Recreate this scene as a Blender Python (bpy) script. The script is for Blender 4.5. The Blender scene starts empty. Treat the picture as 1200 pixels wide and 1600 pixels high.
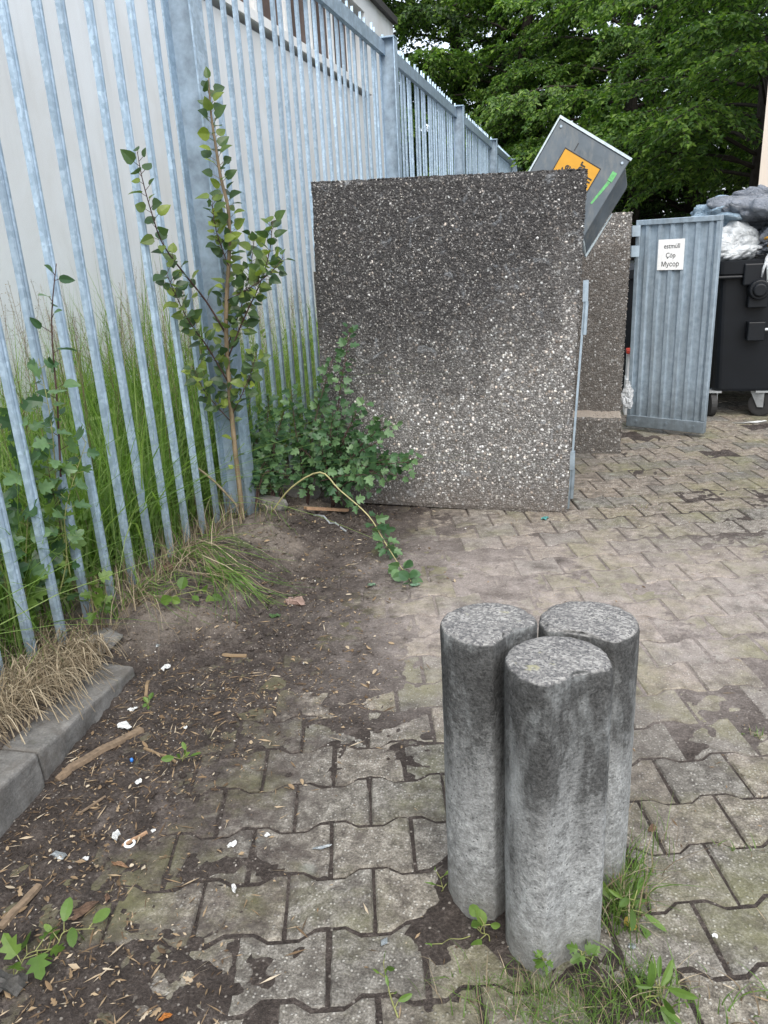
import bpy, bmesh, math, random
import numpy as np
from mathutils import Vector, Matrix
PI = math.pi
R = math.radians
random.seed(11)
rng = np.random.default_rng(11)
scene = bpy.context.scene
col = scene.collection

# ------------------------------------------------------------------ camera
PITCH, ROLL, HEAD, EYE = 18.9, 3.2, 15.5, 1.4
FPX = 1202.0                      # focal length in pixels of the 1200 x 1600 photograph
_p, _r, _y = R(PITCH), R(ROLL), R(HEAD)
FWD = Vector((-math.sin(_y) * math.cos(_p), math.cos(_y) * math.cos(_p), -math.sin(_p)))
_r0 = Vector((math.cos(_y), math.sin(_y), 0))
_u0 = _r0.cross(FWD)
RIGHT = (_r0 * math.cos(_r) - _u0 * math.sin(_r)).normalized()
UP = RIGHT.cross(FWD)
EYEP = Vector((0, 0, EYE))
cam_d = bpy.data.cameras.new("camera")
cam = bpy.data.objects.new("camera", cam_d)
col.objects.link(cam)
m = Matrix.Identity(4)
for i in range(3):
    m[i][0], m[i][1], m[i][2], m[i][3] = RIGHT[i], UP[i], -FWD[i], EYEP[i]
cam.matrix_world = m
cam_d.sensor_fit = 'VERTICAL'
cam_d.sensor_height = 24.0
cam_d.lens = FPX / 1600 * 24.0
cam_d.clip_start = 0.05
cam_d.clip_end = 600
scene.camera = cam
scene.render.resolution_x, scene.render.resolution_y = 768, 1024

# ------------------------------------------------------------------ light: overcast day
SUN_EL, SUN_AZ = R(52), R(160)    # azimuth of the sun measured from +Y towards +X
w = bpy.data.worlds.new("World")
scene.world = w
w.use_nodes = True
nt = w.node_tree
bg = nt.nodes["Background"]
sky = nt.nodes.new("ShaderNodeTexSky")
sky.sky_type = 'NISHITA'
sky.sun_disc = False
sky.sun_elevation = SUN_EL
sky.sun_rotation = SUN_AZ
sky.air_density = 1.0
sky.dust_density = 4.0
sky.ozone_density = 1.0
cloud = nt.nodes.new("ShaderNodeMix"); cloud.data_type = 'RGBA'          # the cloud cover: an even grey-white veil over the blue
cloud.inputs[0].default_value = 0.6
cloud.inputs[7].default_value = (5.6, 6.0, 6.5, 1)
nt.links.new(sky.outputs[0], cloud.inputs[6])
nt.links.new(cloud.outputs[2], bg.inputs[0])
bg.inputs[1].default_value = 0.15
sd = bpy.data.lights.new("sun", 'SUN')
sd.energy = 1.5
sd.angle = R(55)
sd.color = (1.0, 0.96, 0.9)
sun = bpy.data.objects.new("sun", sd)
col.objects.link(sun)
sdir = Vector((math.sin(SUN_AZ) * math.cos(SUN_EL), math.cos(SUN_AZ) * math.cos(SUN_EL), math.sin(SUN_EL)))
sun.rotation_euler = sdir.to_track_quat('Z', 'Y').to_euler()
scene.view_settings.view_transform = 'Standard'
scene.view_settings.look = 'None'
scene.view_settings.exposure = 1.1
scene.view_settings.gamma = 1.0

# ------------------------------------------------------------------ measuring: a pixel of the photo + one known coordinate -> point
def W(px, py, X=None, Y=None, Z=None, P=None, N=None):
    d = FWD + RIGHT * ((px - 600) / FPX) + UP * ((800 - py) / FPX)
    if X is not None: t = (X - EYEP.x) / d.x
    elif Y is not None: t = (Y - EYEP.y) / d.y
    elif Z is not None: t = (Z - EYEP.z) / d.z
    else:
        N = Vector(N); t = (Vector(P) - EYEP).dot(N) / d.dot(N)
    return EYEP + d * t

def G(px, py, z=0.0):
    return W(px, py, Z=z)

# ------------------------------------------------------------------ noise in numpy
def _hash(ix, iy, s):
    n = (ix.astype(np.int64) * 374761393 + iy.astype(np.int64) * 668265263 + s * 974634777) & 0x7fffffff
    n = ((n ^ (n >> 13)) * 1274126177) & 0x7fffffff
    return ((n ^ (n >> 16)) & 0xffff) / 65535.0

def vnoise(x, y, s=0):
    x = np.asarray(x, float); y = np.asarray(y, float)
    ix, iy = np.floor(x), np.floor(y)
    fx, fy = x - ix, y - iy
    fx = fx * fx * (3 - 2 * fx); fy = fy * fy * (3 - 2 * fy)
    a, b = _hash(ix, iy, s), _hash(ix + 1, iy, s)
    c, d = _hash(ix, iy + 1, s), _hash(ix + 1, iy + 1, s)
    return (a * (1 - fx) + b * fx) * (1 - fy) + (c * (1 - fx) + d * fx) * fy

def fbm(x, y, oct=4, s=0):
    v, a, t = 0, 1, 0
    for o in range(oct):
        v = v + a * vnoise(np.asarray(x) * 2 ** o + 17.3 * o, np.asarray(y) * 2 ** o + 5.1 * o, s + o)
        t += a; a *= 0.5
    return v / t

def sstep(a, b, x):
    t = np.clip((np.asarray(x, float) - a) / (b - a), 0, 1)
    return t * t * (3 - 2 * t)

# ------------------------------------------------------------------ mesh builder
class MB:
    def __init__(s):
        s.v = []; s.f = []; s.mi = []; s.cur = 0
    def add(s, vs, fs):
        o = len(s.v)
        s.v.extend([tuple(p) for p in vs])
        for f in fs:
            s.f.append(tuple(i + o for i in f)); s.mi.append(s.cur)
    def box(s, x0, x1, y0, y1, z0, z1, M=None):
        vs = [Vector((x, y, z)) for z in (z0, z1) for x, y in ((x0, y0), (x1, y0), (x1, y1), (x0, y1))]
        if M is not None: vs = [M @ p for p in vs]
        s.add(vs, [(3, 2, 1, 0), (4, 5, 6, 7), (0, 1, 5, 4), (1, 2, 6, 5), (2, 3, 7, 6), (3, 0, 4, 7)])
    def prism(s, poly, z0, z1, M=None):          # poly: ccw list of (x, y), extruded along local z
        n = len(poly)
        vs = [Vector((x, y, z0)) for x, y in poly] + [Vector((x, y, z1)) for x, y in poly]
        if M is not None: vs = [M @ p for p in vs]
        fs = [tuple(range(n - 1, -1, -1)), tuple(range(n, 2 * n))]
        fs += [(i, (i + 1) % n, n + (i + 1) % n, n + i) for i in range(n)]
        s.add(vs, fs)
    def tube(s, pts, rad, n=7, cap=True):
        pts = [Vector(p) for p in pts]
        k = len(pts)
        if not hasattr(rad, '__len__'): rad = [rad] * k
        ref = None
        o = len(s.v)
        for i, p in enumerate(pts):
            t = (pts[min(i + 1, k - 1)] - pts[max(i - 1, 0)])
            if t.length < 1e-9: t = Vector((0, 0, 1))
            t.normalize()
            if ref is None:
                ref = t.orthogonal().normalized()
            else:
                ref = (ref - t * ref.dot(t))
                ref = ref.normalized() if ref.length > 1e-6 else t.orthogonal().normalized()
            b = t.cross(ref)
            for j in range(n):
                a = 2 * PI * j / n
                s.v.append(tuple(p + (ref * math.cos(a) + b * math.sin(a)) * rad[i]))
        for i in range(k - 1):
            for j in range(n):
                a, b2 = o + i * n + j, o + i * n + (j + 1) % n
                s.f.append((a, b2, b2 + n, a + n)); s.mi.append(s.cur)
        if cap:
            s.f.append(tuple(o + j for j in range(n - 1, -1, -1))); s.mi.append(s.cur)
            s.f.append(tuple(o + (k - 1) * n + j for j in range(n))); s.mi.append(s.cur)
    def build(s, name, mats, parent=None, smooth=False):
        me = bpy.data.meshes.new(name)
        me.from_pydata(s.v, [], s.f)
        if not isinstance(mats, (list, tuple)): mats = [mats]
        for mt in mats: me.materials.append(mt)
        if len(mats) > 1: me.polygons.foreach_set('material_index', s.mi)
        if smooth: me.polygons.foreach_set('use_smooth', [True] * len(me.polygons))
        me.update()
        o = bpy.data.objects.new(name, me)
        col.objects.link(o)
        if parent is not None:
            o.parent = parent
            o.matrix_parent_inverse = parent.matrix_basis.inverted()
        return o

def tag(o, label=None, cat=None, group=None, kind=None):
    if label: o['label'] = label
    if cat: o['category'] = cat
    if group: o['group'] = group
    if kind: o['kind'] = kind
    return o

def thing(name, loc, label, cat, group=None):
    o = bpy.data.objects.new(name, None)
    o.empty_display_size = 0.1
    o.location = loc
    col.objects.link(o)
    return tag(o, label, cat, group)

def bevel(o, wd, seg=2, ang=40):
    bm = bmesh.new(); bm.from_mesh(o.data)
    es = [e for e in bm.edges if len(e.link_faces) == 2 and e.calc_face_angle(0) > R(ang)]
    bmesh.ops.bevel(bm, geom=es, offset=wd, segments=seg, affect='EDGES', profile=0.5, clamp_overlap=True)
    bm.to_mesh(o.data); bm.free()
    return o

# ------------------------------------------------------------------ materials
class NT:
    def __init__(s, name):
        s.m = bpy.data.materials.new(name); s.m.use_nodes = True
        s.t = s.m.node_tree; s.b = s.t.nodes['Principled BSDF']
        s.out = s.t.nodes['Material Output']
    def n(s, typ, **kw):
        nd = s.t.nodes.new(typ)
        for k, v in kw.items(): setattr(nd, k, v)
        return nd
    def l(s, a, b): s.t.links.new(a, b)
    def setv(s, sock, v):
        if hasattr(v, 'default_value') or hasattr(v, 'is_linked'): s.l(v, sock)
        else: sock.default_value = v
    def coord(s, kind='Object', scale=(1, 1, 1), loc=(0, 0, 0)):
        tc = s.n('ShaderNodeTexCoord')
        mp = s.n('ShaderNodeMapping')
        mp.inputs['Scale'].default_value = scale
        mp.inputs['Location'].default_value = loc
        s.l(tc.outputs[kind], mp.inputs['Vector'])
        return mp.outputs[0]
    def wpos(s, scale=(1, 1, 1), loc=(0, 0, 0)):
        g = s.n('ShaderNodeNewGeometry')
        mp = s.n('ShaderNodeMapping')
        mp.inputs['Scale'].default_value = scale
        mp.inputs['Location'].default_value = loc
        s.l(g.outputs['Position'], mp.inputs['Vector'])
        return mp.outputs[0]
    def noise(s, vec, scale, detail=4, rough=0.55, dist=0.0):
        nd = s.n('ShaderNodeTexNoise')
        nd.inputs['Scale'].default_value = scale
        nd.inputs['Detail'].default_value = detail
        nd.inputs['Roughness'].default_value = rough
        nd.inputs['Distortion'].default_value = dist
        s.l(vec, nd.inputs['Vector'])
        return nd.outputs[0]
    def vor(s, vec, scale, feature='F1', rand=1.0):
        nd = s.n('ShaderNodeTexVoronoi', feature=feature)
        nd.inputs['Scale'].default_value = scale
        nd.inputs['Randomness'].default_value = rand
        s.l(vec, nd.inputs['Vector'])
        return nd
    def ramp(s, fac, stops, interp='LINEAR'):
        nd = s.n('ShaderNodeValToRGB')
        nd.color_ramp.interpolation = interp
        el = nd.color_ramp.elements
        while len(el) < len(stops): el.new(0.5)
        for e, (p, c) in zip(el, stops):
            e.position = p
            e.color = (c, c, c, 1) if not hasattr(c, '__len__') else (*c, 1)
        s.setv(nd.inputs[0], fac)
        return nd.outputs[0]
    def mix(s, fac, a, b, mode='MIX'):
        nd = s.n('ShaderNodeMix', data_type='RGBA', blend_type=mode)
        s.setv(nd.inputs[0], fac)
        for sock, v in ((nd.inputs[6], a), (nd.inputs[7], b)):
            if isinstance(v, (tuple, list)): sock.default_value = (*v, 1) if len(v) == 3 else v
            elif isinstance(v, (int, float)): sock.default_value = (v, v, v, 1)
            else: s.l(v, sock)
        return nd.outputs[2]
    def math(s, op, a, b=0.0, clamp=False):
        nd = s.n('ShaderNodeMath', operation=op); nd.use_clamp = clamp
        s.setv(nd.inputs[0], a); s.setv(nd.inputs[1], b)
        return nd.outputs[0]
    def sep(s, vec):
        nd = s.n('ShaderNodeSeparateXYZ'); s.l(vec, nd.inputs[0]); return nd.outputs
    def island(s):
        return s.n('ShaderNodeNewGeometry').outputs['Random Per Island']
    def bump(s, h, strength=0.5, dist=0.01, nrm=None):
        nd = s.n('ShaderNodeBump')
        nd.inputs['Strength'].default_value = strength
        nd.inputs['Distance'].default_value = dist
        s.l(h, nd.inputs['Height'])
        if nrm is not None: s.l(nrm, nd.inputs['Normal'])
        s.l(nd.outputs[0], s.b.inputs['Normal'])
        return nd.outputs[0]
    def done(s, colr=None, rough=0.8, metal=0.0, spec=0.5):
        if colr is not None: s.setv(s.b.inputs['Base Color'], (*colr, 1) if isinstance(colr, (tuple, list)) else colr)
        s.setv(s.b.inputs['Roughness'], rough)
        s.setv(s.b.inputs['Metallic'], metal)
        s.b.inputs['Specular IOR Level'].default_value = spec
        return s.m

def mat_galv():
    t = NT('galvanised_steel')
    v = t.wpos()
    vo = t.vor(v, 75)
    c1 = t.sep(vo.outputs['Color'])[0]
    vb = t.vor(v, 24)
    c2 = t.sep(vb.outputs['Color'])[1]
    mixv = t.math('ADD', t.math('MULTIPLY', c1, 0.55), t.math('MULTIPLY', c2, 0.45))
    sp = t.ramp(mixv, [(0.1, (.295, .40, .50)), (0.5, (.375, .495, .61)), (0.9, (.49, .625, .745))])
    dirt = t.ramp(t.noise(t.wpos((6, 6, 0.9)), 2.2, 5, .6), [(0.38, 0.0), (0.75, 0.55)])
    cc = t.mix(dirt, sp, (.25, .315, .38))
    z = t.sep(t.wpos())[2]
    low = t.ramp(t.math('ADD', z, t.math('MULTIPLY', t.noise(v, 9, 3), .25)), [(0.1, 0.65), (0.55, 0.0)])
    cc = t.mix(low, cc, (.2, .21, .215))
    oi = t.n('ShaderNodeObjectInfo')
    cc = t.mix(1.0, cc, t.ramp(oi.outputs['Random'], [(0, .84), (1, 1.12)]), 'MULTIPLY')
    t.bump(c1, 0.06, 0.002)
    rg = t.ramp(c1, [(0, 0.38), (1, 0.6)])
    return t.done(cc, rg, 0.45, 0.5)

def mat_galv_dark():
    t = NT('weathered_zinc_sheet')
    v = t.wpos()
    n1 = t.noise(v, 26, 5, .65)
    n2 = t.noise(t.wpos((14, 14, 1.2)), 1.6, 4, .6)
    cc = t.ramp(n1, [(0.3, (.255, .325, .385)), (0.7, (.39, .475, .545))])
    cc = t.mix(t.ramp(n2, [(.45, 0.0), (.8, .6)]), cc, (.17, .19, .2))
    z = t.sep(v)[2]
    low = t.ramp(t.math('ADD', z, t.math('MULTIPLY', n1, .2)), [(0.1, 0.8), (0.5, 0.0)])
    cc = t.mix(low, cc, (.10, .115, .12))
    hi = t.ramp(t.math('ADD', z, t.math('MULTIPLY', n2, .5)), [(1.42, 0.0), (1.75, .6)])
    cc = t.mix(hi, cc, (.15, .165, .16))
    return t.done(cc, t.ramp(n1, [(0, .42), (1, .65)]), 0.45, .5)

def mat_lid():
    t = NT('grey_painted_sheet_metal')
    n1 = t.noise(t.wpos(), 9, 4, .6)
    cc = t.ramp(n1, [(.3, (.065, .084, .100)), (.7, (.105, .13, .152))])
    dr = t.ramp(t.noise(t.wpos((1, 1, .35)), 26, 6, .7), [(.48, 0.0), (.68, .5)])
    cc = t.mix(dr, cc, (.17, .175, .165))
    return t.done(cc, t.ramp(n1, [(.3, .4), (.7, .65)]), .2)

def mat_lid_edge():
    t = NT('bare_zinc_edge')
    n1 = t.noise(t.wpos(), 40, 3)
    return t.done(t.ramp(n1, [(.3, (.34, .41, .44)), (.7, (.48, .55, .58))]), .45, .3)

def mat_plain(name, c, rough=.6, metal=0., var=.25, scale=20, spec=.5):
    t = NT(name)
    n1 = t.noise(t.wpos(), scale, 5, .6)
    a = tuple(x * (1 - var) for x in c); b = tuple(min(1, x * (1 + var)) for x in c)
    t.bump(n1, .15, .004)
    return t.done(t.ramp(n1, [(.3, a), (.7, b)]), rough, metal, spec)

def mat_leaf(name, c_dark, c_mid, c_light, gloss=.4, trans=.35):
    t = NT(name)
    r = t.island()
    cc = t.ramp(r, [(0, c_dark), (.5, c_mid), (1, c_light)])
    nz = t.noise(t.wpos(), 60, 2)
    cc = t.mix(t.ramp(nz, [(.35, 0.0), (.7, .25)]), cc, tuple(x * .6 for x in c_dark))
    t.done(cc, gloss, 0, .4)
    tr = t.n('ShaderNodeBsdfTranslucent')
    tc = t.mix(1.0, cc, (1.0, 1.15, .45), 'MULTIPLY')
    t.l(tc, tr.inputs['Color'])
    mx = t.n('ShaderNodeMixShader'); mx.inputs[0].default_value = trans
    t.l(t.b.outputs[0], mx.inputs[1]); t.l(tr.outputs[0], mx.inputs[2])
    t.l(mx.outputs[0], t.out.inputs['Surface'])
    return t.m

def mat_aggregate(name, dark=1.0):
    t = NT(name)
    v = t.wpos()
    warp = t.noise(v, 40, 2)
    vv = t.n('ShaderNodeVectorMath', operation='ADD')
    sc = t.n('ShaderNodeVectorMath', operation='SCALE'); sc.inputs[3].default_value = .012
    cmb = t.n('ShaderNodeTexNoise'); cmb.inputs['Scale'].default_value = 45; t.l(v, cmb.inputs['Vector'])
    t.l(cmb.outputs[1], sc.inputs[0]); t.l(v, vv.inputs[0]); t.l(sc.outputs[0], vv.inputs[1])
    vo = t.vor(vv.outputs[0], 80)
    d = vo.outputs['Distance']
    rc = t.sep(vo.outputs['Color'])
    pb = t.ramp(rc[0], [(0.0, (.10, .097, .094)), (.30, (.175, .169, .163)), (.55, (.25, .242, .234)), (.72, (.34, .332, .323)), (.84, (.48, .475, .465)), (.95, (.80, .80, .79))])
    tint = t.ramp(rc[1], [(.0, (1, .86, .74)), (.2, (1, 1, 1)), (.8, (.96, 1, 1)), (1, (1.0, .95, .85))])
    pb = t.mix(1.0, pb, tint, 'MULTIPLY')
    # smaller chips between the big ones
    vo2 = t.vor(vv.outputs[0], 150)
    rc2 = t.sep(vo2.outputs['Color'])
    sm = t.ramp(rc2[0], [(0.0, (.09, .087, .084)), (.5, (.185, .18, .174)), (.8, (.29, .282, .273)), (.94, (.56, .545, .52))])
    pick = t.ramp(t.math('ADD', t.math('MULTIPLY', rc[2], .5), t.math('MULTIPLY', t.noise(v, 30, 2), .5)), [(.47, 0.0), (.5, 1.0)])
    pb = t.mix(pick, pb, sm)
    d = t.math('ADD', t.math('MULTIPLY', d, t.math('SUBTRACT', 1.0, pick)), t.math('MULTIPLY', vo2.outputs['Distance'], pick))
    crev = t.ramp(d, [(.36, 0.0), (.66, .85)])
    cc = t.mix(crev, pb, (.085, .079, .073))
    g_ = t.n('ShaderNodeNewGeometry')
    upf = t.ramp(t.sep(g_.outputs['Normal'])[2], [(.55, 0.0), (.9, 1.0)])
    if dark >= 1.0:
        # black weathering film that ran down from the top, and a paler cleaner zone below and towards the free edge
        p = t.sep(v)
        zz = t.math('SUBTRACT', p[2], .98)
        n1 = t.noise(t.wpos((3.4, 1, .75)), 1.6, 5, .62, .6)
        n2 = t.noise(t.wpos((7, 1, 3)), 1.5, 5, .62)
        mk = t.math('ADD', t.math('MULTIPLY', zz, 1.35), t.math('SUBTRACT', t.math('MULTIPLY', n1, 1.1), .06))
        mk = t.math('SUBTRACT', mk, t.math('MULTIPLY', t.math('MAXIMUM', t.math('ADD', p[0], t.math('ADD', .62, t.math('MULTIPLY', t.math('SUBTRACT', n2, .5), -.5))), 0.0), 1.15))
        film = t.ramp(mk, [(-.55, 0.0), (.05, .42), (.6, .93)])
        film = t.math('MULTIPLY', film, t.ramp(rc2[1], [(0, 1.0), (.70, .96), (.88, .2)]))
        cc = t.mix(film, cc, (.024, .023, .024))
        chalk = t.ramp(t.noise(t.wpos((2.2, 1, 2.6), (1.0, 0, .3)), 3.2, 6, .7, 1.8), [(.58, 0.0), (.70, .3)])
        cc = t.mix(chalk, cc, (.42, .46, .5))
        soil = t.ramp(t.math('ADD', p[2], t.math('MULTIPLY', n2, .2)), [(.08, .7), (.34, 0.0)])
        cc = t.mix(soil, cc, (.12, .10, .085))
    else:
        n1 = t.noise(t.wpos((2, 2, 2)), 1.8, 4, .6)
        cc = t.mix(t.ramp(n1, [(.3, dark), (.8, dark + .25)]), cc, (.062, .052, .042))
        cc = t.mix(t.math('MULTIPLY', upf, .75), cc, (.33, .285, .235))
    hgt = t.math('SUBTRACT', 1.0, t.math('MULTIPLY', d, 1.3))
    t.bump(hgt, .7, .006)
    return t.done(cc, t.ramp(rc[1], [(0, .55), (1, .9)]), 0, .35)

def mat_post():
    t = NT('weathered_post_concrete')
    v = t.wpos()
    o = t.n('ShaderNodeObjectInfo')
    rnd = t.n('ShaderNodeVectorMath', operation='ADD')
    sc = t.n('ShaderNodeVectorMath', operation='SCALE'); sc.inputs[3].default_value = 7.0
    cmb = t.n('ShaderNodeCombineXYZ')
    for i in range(3): t.l(o.outputs['Random'], cmb.inputs[i])
    t.l(cmb.outputs[0], sc.inputs[0]); t.l(v, rnd.inputs[0]); t.l(sc.outputs[0], rnd.inputs[1])
    vv = rnd.outputs[0]
    def stretched(a, s_, d_=5):
        mp = t.n('ShaderNodeMapping'); mp.inputs['Scale'].default_value = a
        t.l(vv, mp.inputs['Vector'])
        return t.noise(mp.outputs[0], s_, d_, .62)
    fine = t.noise(vv, 170, 4, .7)
    mid = t.noise(vv, 48, 6, .72)
    run = stretched((6.5, 6.5, 1.9), 2.4, 7)
    cc = t.ramp(t.math('ADD', t.math('MULTIPLY', mid, .6), t.math('MULTIPLY', fine, .4)), [(.35, (.10, .103, .102)), (.5, (.25, .258, .255)), (.66, (.47, .485, .48))])
    p = t.sep(v)
    # black algae that starts at the top and runs down in tongues
    ztop = t.math('ADD', t.math('MULTIPLY', t.math('SUBTRACT', p[2], .37), 2.9), t.math('MULTIPLY', t.math('SUBTRACT', o.outputs['Random'], .5), .3))
    alg = t.math('ADD', ztop, t.math('SUBTRACT', t.math('MULTIPLY', run, 2.5), 1.08))
    algm = t.ramp(t.math('ADD', alg, t.math('MULTIPLY', t.math('SUBTRACT', mid, .5), 2.4)), [(-.1, 0.0), (.62, .93)])
    cc = t.mix(algm, cc, t.ramp(t.math('ADD', t.math('MULTIPLY', fine, .6), t.math('MULTIPLY', mid, .4)), [(.4, (.018, .018, .018)), (.62, (.075, .076, .074))]))
    pale = t.ramp(stretched((5, 5, 1.4), 2.7, 7), [(.52, 0.0), (.68, .5)])
    cc = t.mix(t.math('MULTIPLY', pale, t.ramp(mid, [(.4, .3), (.6, 1.0)])), cc, (.44, .465, .465))
    pits = t.vor(vv, 120)
    pit = t.math('MULTIPLY', t.ramp(t.sep(pits.outputs['Color'])[0], [(.80, 0.0), (.84, 1.0)]), t.ramp(pits.outputs['Distance'], [(.18, 1.0), (.34, 0.0)]))
    cc = t.mix(t.math('MULTIPLY', pit, .75), cc, (.05, .05, .048))
    low = t.ramp(t.math('ADD', p[2], t.math('MULTIPLY', mid, .12)), [(.06, .75), (.22, 0.0)])
    cc = t.mix(low, cc, (.17, .165, .15))
    # the worn tops: light grains on dark film
    g = t.n('ShaderNodeNewGeometry')
    nz = t.sep(g.outputs['Normal'])[2]
    grains = t.vor(vv, 230)
    gv = t.sep(grains.outputs['Color'])[0]
    big = t.noise(vv, 19, 5, .7)
    topc = t.ramp(t.math('ADD', t.math('MULTIPLY', gv, .5), t.math('MULTIPLY', big, .62)), [(.30, (.095, .095, .098)), (.58, (.20, .197, .19)), (.88, (.38, .375, .355))])
    lich = t.ramp(t.noise(vv, 24, 3), [(.66, 0.0), (.72, .7)])
    topc = t.mix(lich, topc, (.34, .33, .2))
    cc = t.mix(t.ramp(nz, [(.6, 0.0), (.9, 1.0)]), cc, topc)
    t.bump(t.math('ADD', t.math('MULTIPLY', fine, .5), mid), .9, .008)
    return t.done(cc, .9, 0, .3)

def dirt_masks(t):
    """dust film on stones: soil brown towards the kerb, pale trodden dust in the middle distance, mossy green in front of the box"""
    p = t.sep(t.wpos())
    n1 = t.noise(t.wpos(), 2.6, 6, .62, .4)
    n2 = t.noise(t.wpos((1, 1, 1), (4, 7, 0)), 7.0, 5, .6)
    x, y = p[0], p[1]
    nn = t.math('MULTIPLY', t.math('SUBTRACT', n1, .5), 1.3)
    brown = t.ramp(t.math('SUBTRACT', nn, t.math('ADD', t.math('MULTIPLY', t.math('ADD', x, .60), 1.15), 0.0)), [(-.2, 0.0), (.6, 1.0)])
    yy = t.math('SUBTRACT', 1.0, t.math('ABSOLUTE', t.math('DIVIDE', t.math('SUBTRACT', y, 2.95), 1.25)))
    pale = t.ramp(t.math('ADD', yy, t.math('MULTIPLY', nn, .7)), [(.1, 0.0), (.75, 1.0)])
    return n1, n2, brown, pale, x, y

def soil_colours(t, v):
    fine = t.noise(v, 120, 5, .72)
    mid = t.noise(v, 16, 6, .66)
    mm = t.math('ADD', t.math('MULTIPLY', fine, .55), t.math('MULTIPLY', mid, .45))
    dark = t.ramp(mm, [(.36, (.025, .020, .0175)), (.52, (.062, .051, .045)), (.68, (.155, .132, .116))])
    lite = t.ramp(mm, [(.34, (.19, .163, .146)), (.52, (.33, .29, .265)), (.68, (.48, .435, .405))])
    return fine, mid, mm, dark, lite

def mat_paver():
    t = NT('grey_concrete_paver')
    v = t.wpos()
    r = t.island()
    sf, sm_, smm, sdark, slite = soil_colours(t, v)
    fine = t.noise(v, 190, 3, .7)
    mid = t.noise(v, 28, 5, .65)
    cc = t.ramp(t.math('ADD', t.math('MULTIPLY', mid, .5), t.math('MULTIPLY', fine, .5)), [(.38, (.062, .058, .051)), (.51, (.165, .157, .139)), (.64, (.34, .33, .30))])
    cc = t.mix(1.0, cc, t.ramp(r, [(0, (.82, .81, .80)), (.5, (1, .985, .96)), (1, (1.1, 1.07, 1.0))]), 'MULTIPLY')
    red = t.ramp(t.math('ADD', r, t.math('MULTIPLY', t.noise(v, 2.0, 3), .8)), [(.55, 0.0), (1.2, .8)])
    red = t.math('MULTIPLY', red, t.ramp(t.math('DIVIDE', t.sep(v)[1], 4.0), [(.4, .25), (.6, 1.0)]))
    cc = t.mix(red, cc, t.mix(1.0, cc, (1.09, .98, .93), 'MULTIPLY'))
    # light grit in the face of the stone
    vo = t.vor(v, 125)
    gr = t.math('MULTIPLY', t.ramp(t.sep(vo.outputs['Color'])[0], [(.66, 0.0), (.88, 1.0)]), t.ramp(vo.outputs['Distance'], [(.25, 1.0), (.45, 0.0)]))
    cc = t.mix(t.math('MULTIPLY', gr, .7), cc, (.5, .485, .44))
    # lichen rosettes
    vl = t.vor(v, 5.5)
    ros = t.math('MULTIPLY', t.ramp(t.math('ADD', vl.outputs['Distance'], t.math('MULTIPLY', t.math('SUBTRACT', mid, .5), .22)), [(.07, 1.0), (.14, 0.0)]), t.ramp(t.sep(vl.outputs['Color'])[0], [(.45, 0.0), (.5, .5)]))
    cc = t.mix(ros, cc, (.36, .39, .35))
    n1, n2, brown, pale, x, y = dirt_masks(t)
    cc = t.mix(t.math('MULTIPLY', pale, t.ramp(t.math('ADD', n2, t.math('MULTIPLY', mid, .6)), [(.6, .95), (1.05, .3)])), cc, slite)
    # soil smeared over the faces: thick towards the kerb, thin and patchy further out, gathered along the edges
    smear = t.ramp(t.math('ADD', brown, t.math('MULTIPLY', t.math('SUBTRACT', t.math('ADD', t.math('MULTIPLY', mid, .6), t.math('MULTIPLY', n2, .6)), .6), -1.5)), [(.05, 0.0), (.62, 1.0)])
    cc = t.mix(smear, cc, sdark)
    dk = t.ramp(t.noise(t.wpos((1, 1, 1), (9, 3, 0)), 1.3, 5, .6, .8), [(.5, 0.0), (.75, .5)])
    cc = t.mix(dk, cc, (.085, .075, .066))
    moss = t.ramp(t.noise(t.wpos((1, 1, 1), (2, 31, 0)), 2.6, 6, .68), [(.47, 0.0), (.70, .6)])
    cc = t.mix(moss, cc, t.mix(sm_, (.085, .088, .036), (.24, .235, .105)))
    grime = t.ramp(t.noise(t.wpos((1, 1, 1), (3, 1, 0)), 9, 6, .7), [(.5, 0.0), (.68, .6)])
    cc = t.mix(grime, cc, sdark)
    t.bump(t.math('ADD', t.math('MULTIPLY', fine, .8), t.math('ADD', t.math('MULTIPLY', gr, .5), mid)), .8, .005)
    return t.done(cc, .88, 0, .3)

def mat_soil():
    t = NT('soil_and_trodden_dust')
    v = t.wpos()
    fine, mid, mm, dark, lite = soil_colours(t, v)
    n1, n2, brown, pale, x, y = dirt_masks(t)
    f = t.math('MULTIPLY', pale, t.math('SUBTRACT', 1.0, t.math('MULTIPLY', brown, .95)))
    cc = t.mix(t.math('MULTIPLY', f, t.ramp(n2, [(.3, .4), (.6, .95)])), dark, lite)
    vo = t.vor(v, 95)
    gr = t.math('MULTIPLY', t.ramp(t.sep(vo.outputs['Color'])[0], [(.84, 0.0), (.93, 1.0)]), t.ramp(vo.outputs['Distance'], [(.2, 1.0), (.36, 0.0)]))
    cc = t.mix(t.math('MULTIPLY', gr, .7), cc, (.36, .33, .29))
    z = t.sep(v)[2]
    dry = t.math('MULTIPLY', t.ramp(z, [(.015, 0.0), (.05, .8)]), t.ramp(n1, [(.38, 0.0), (.6, 1.0)]))
    cc = t.mix(dry, cc, t.ramp(mm, [(.35, (.15, .125, .105)), (.65, (.30, .26, .222))]))
    t.bump(t.math('ADD', fine, mid), .9, .014)
    return t.done(cc, .95, 0, .2)

def mat_ground():
    t = NT('worn_asphalt')
    n1 = t.noise(t.wpos(), 3, 6, .65)
    n2 = t.noise(t.wpos(), 90, 3)
    return t.done(t.ramp(t.math('ADD', t.math('MULTIPLY', n1, .6), t.math('MULTIPLY', n2, .4)), [(.35, (.07, .062, .055)), (.65, (.15, .135, .12))]), .95, 0, .2)

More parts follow.
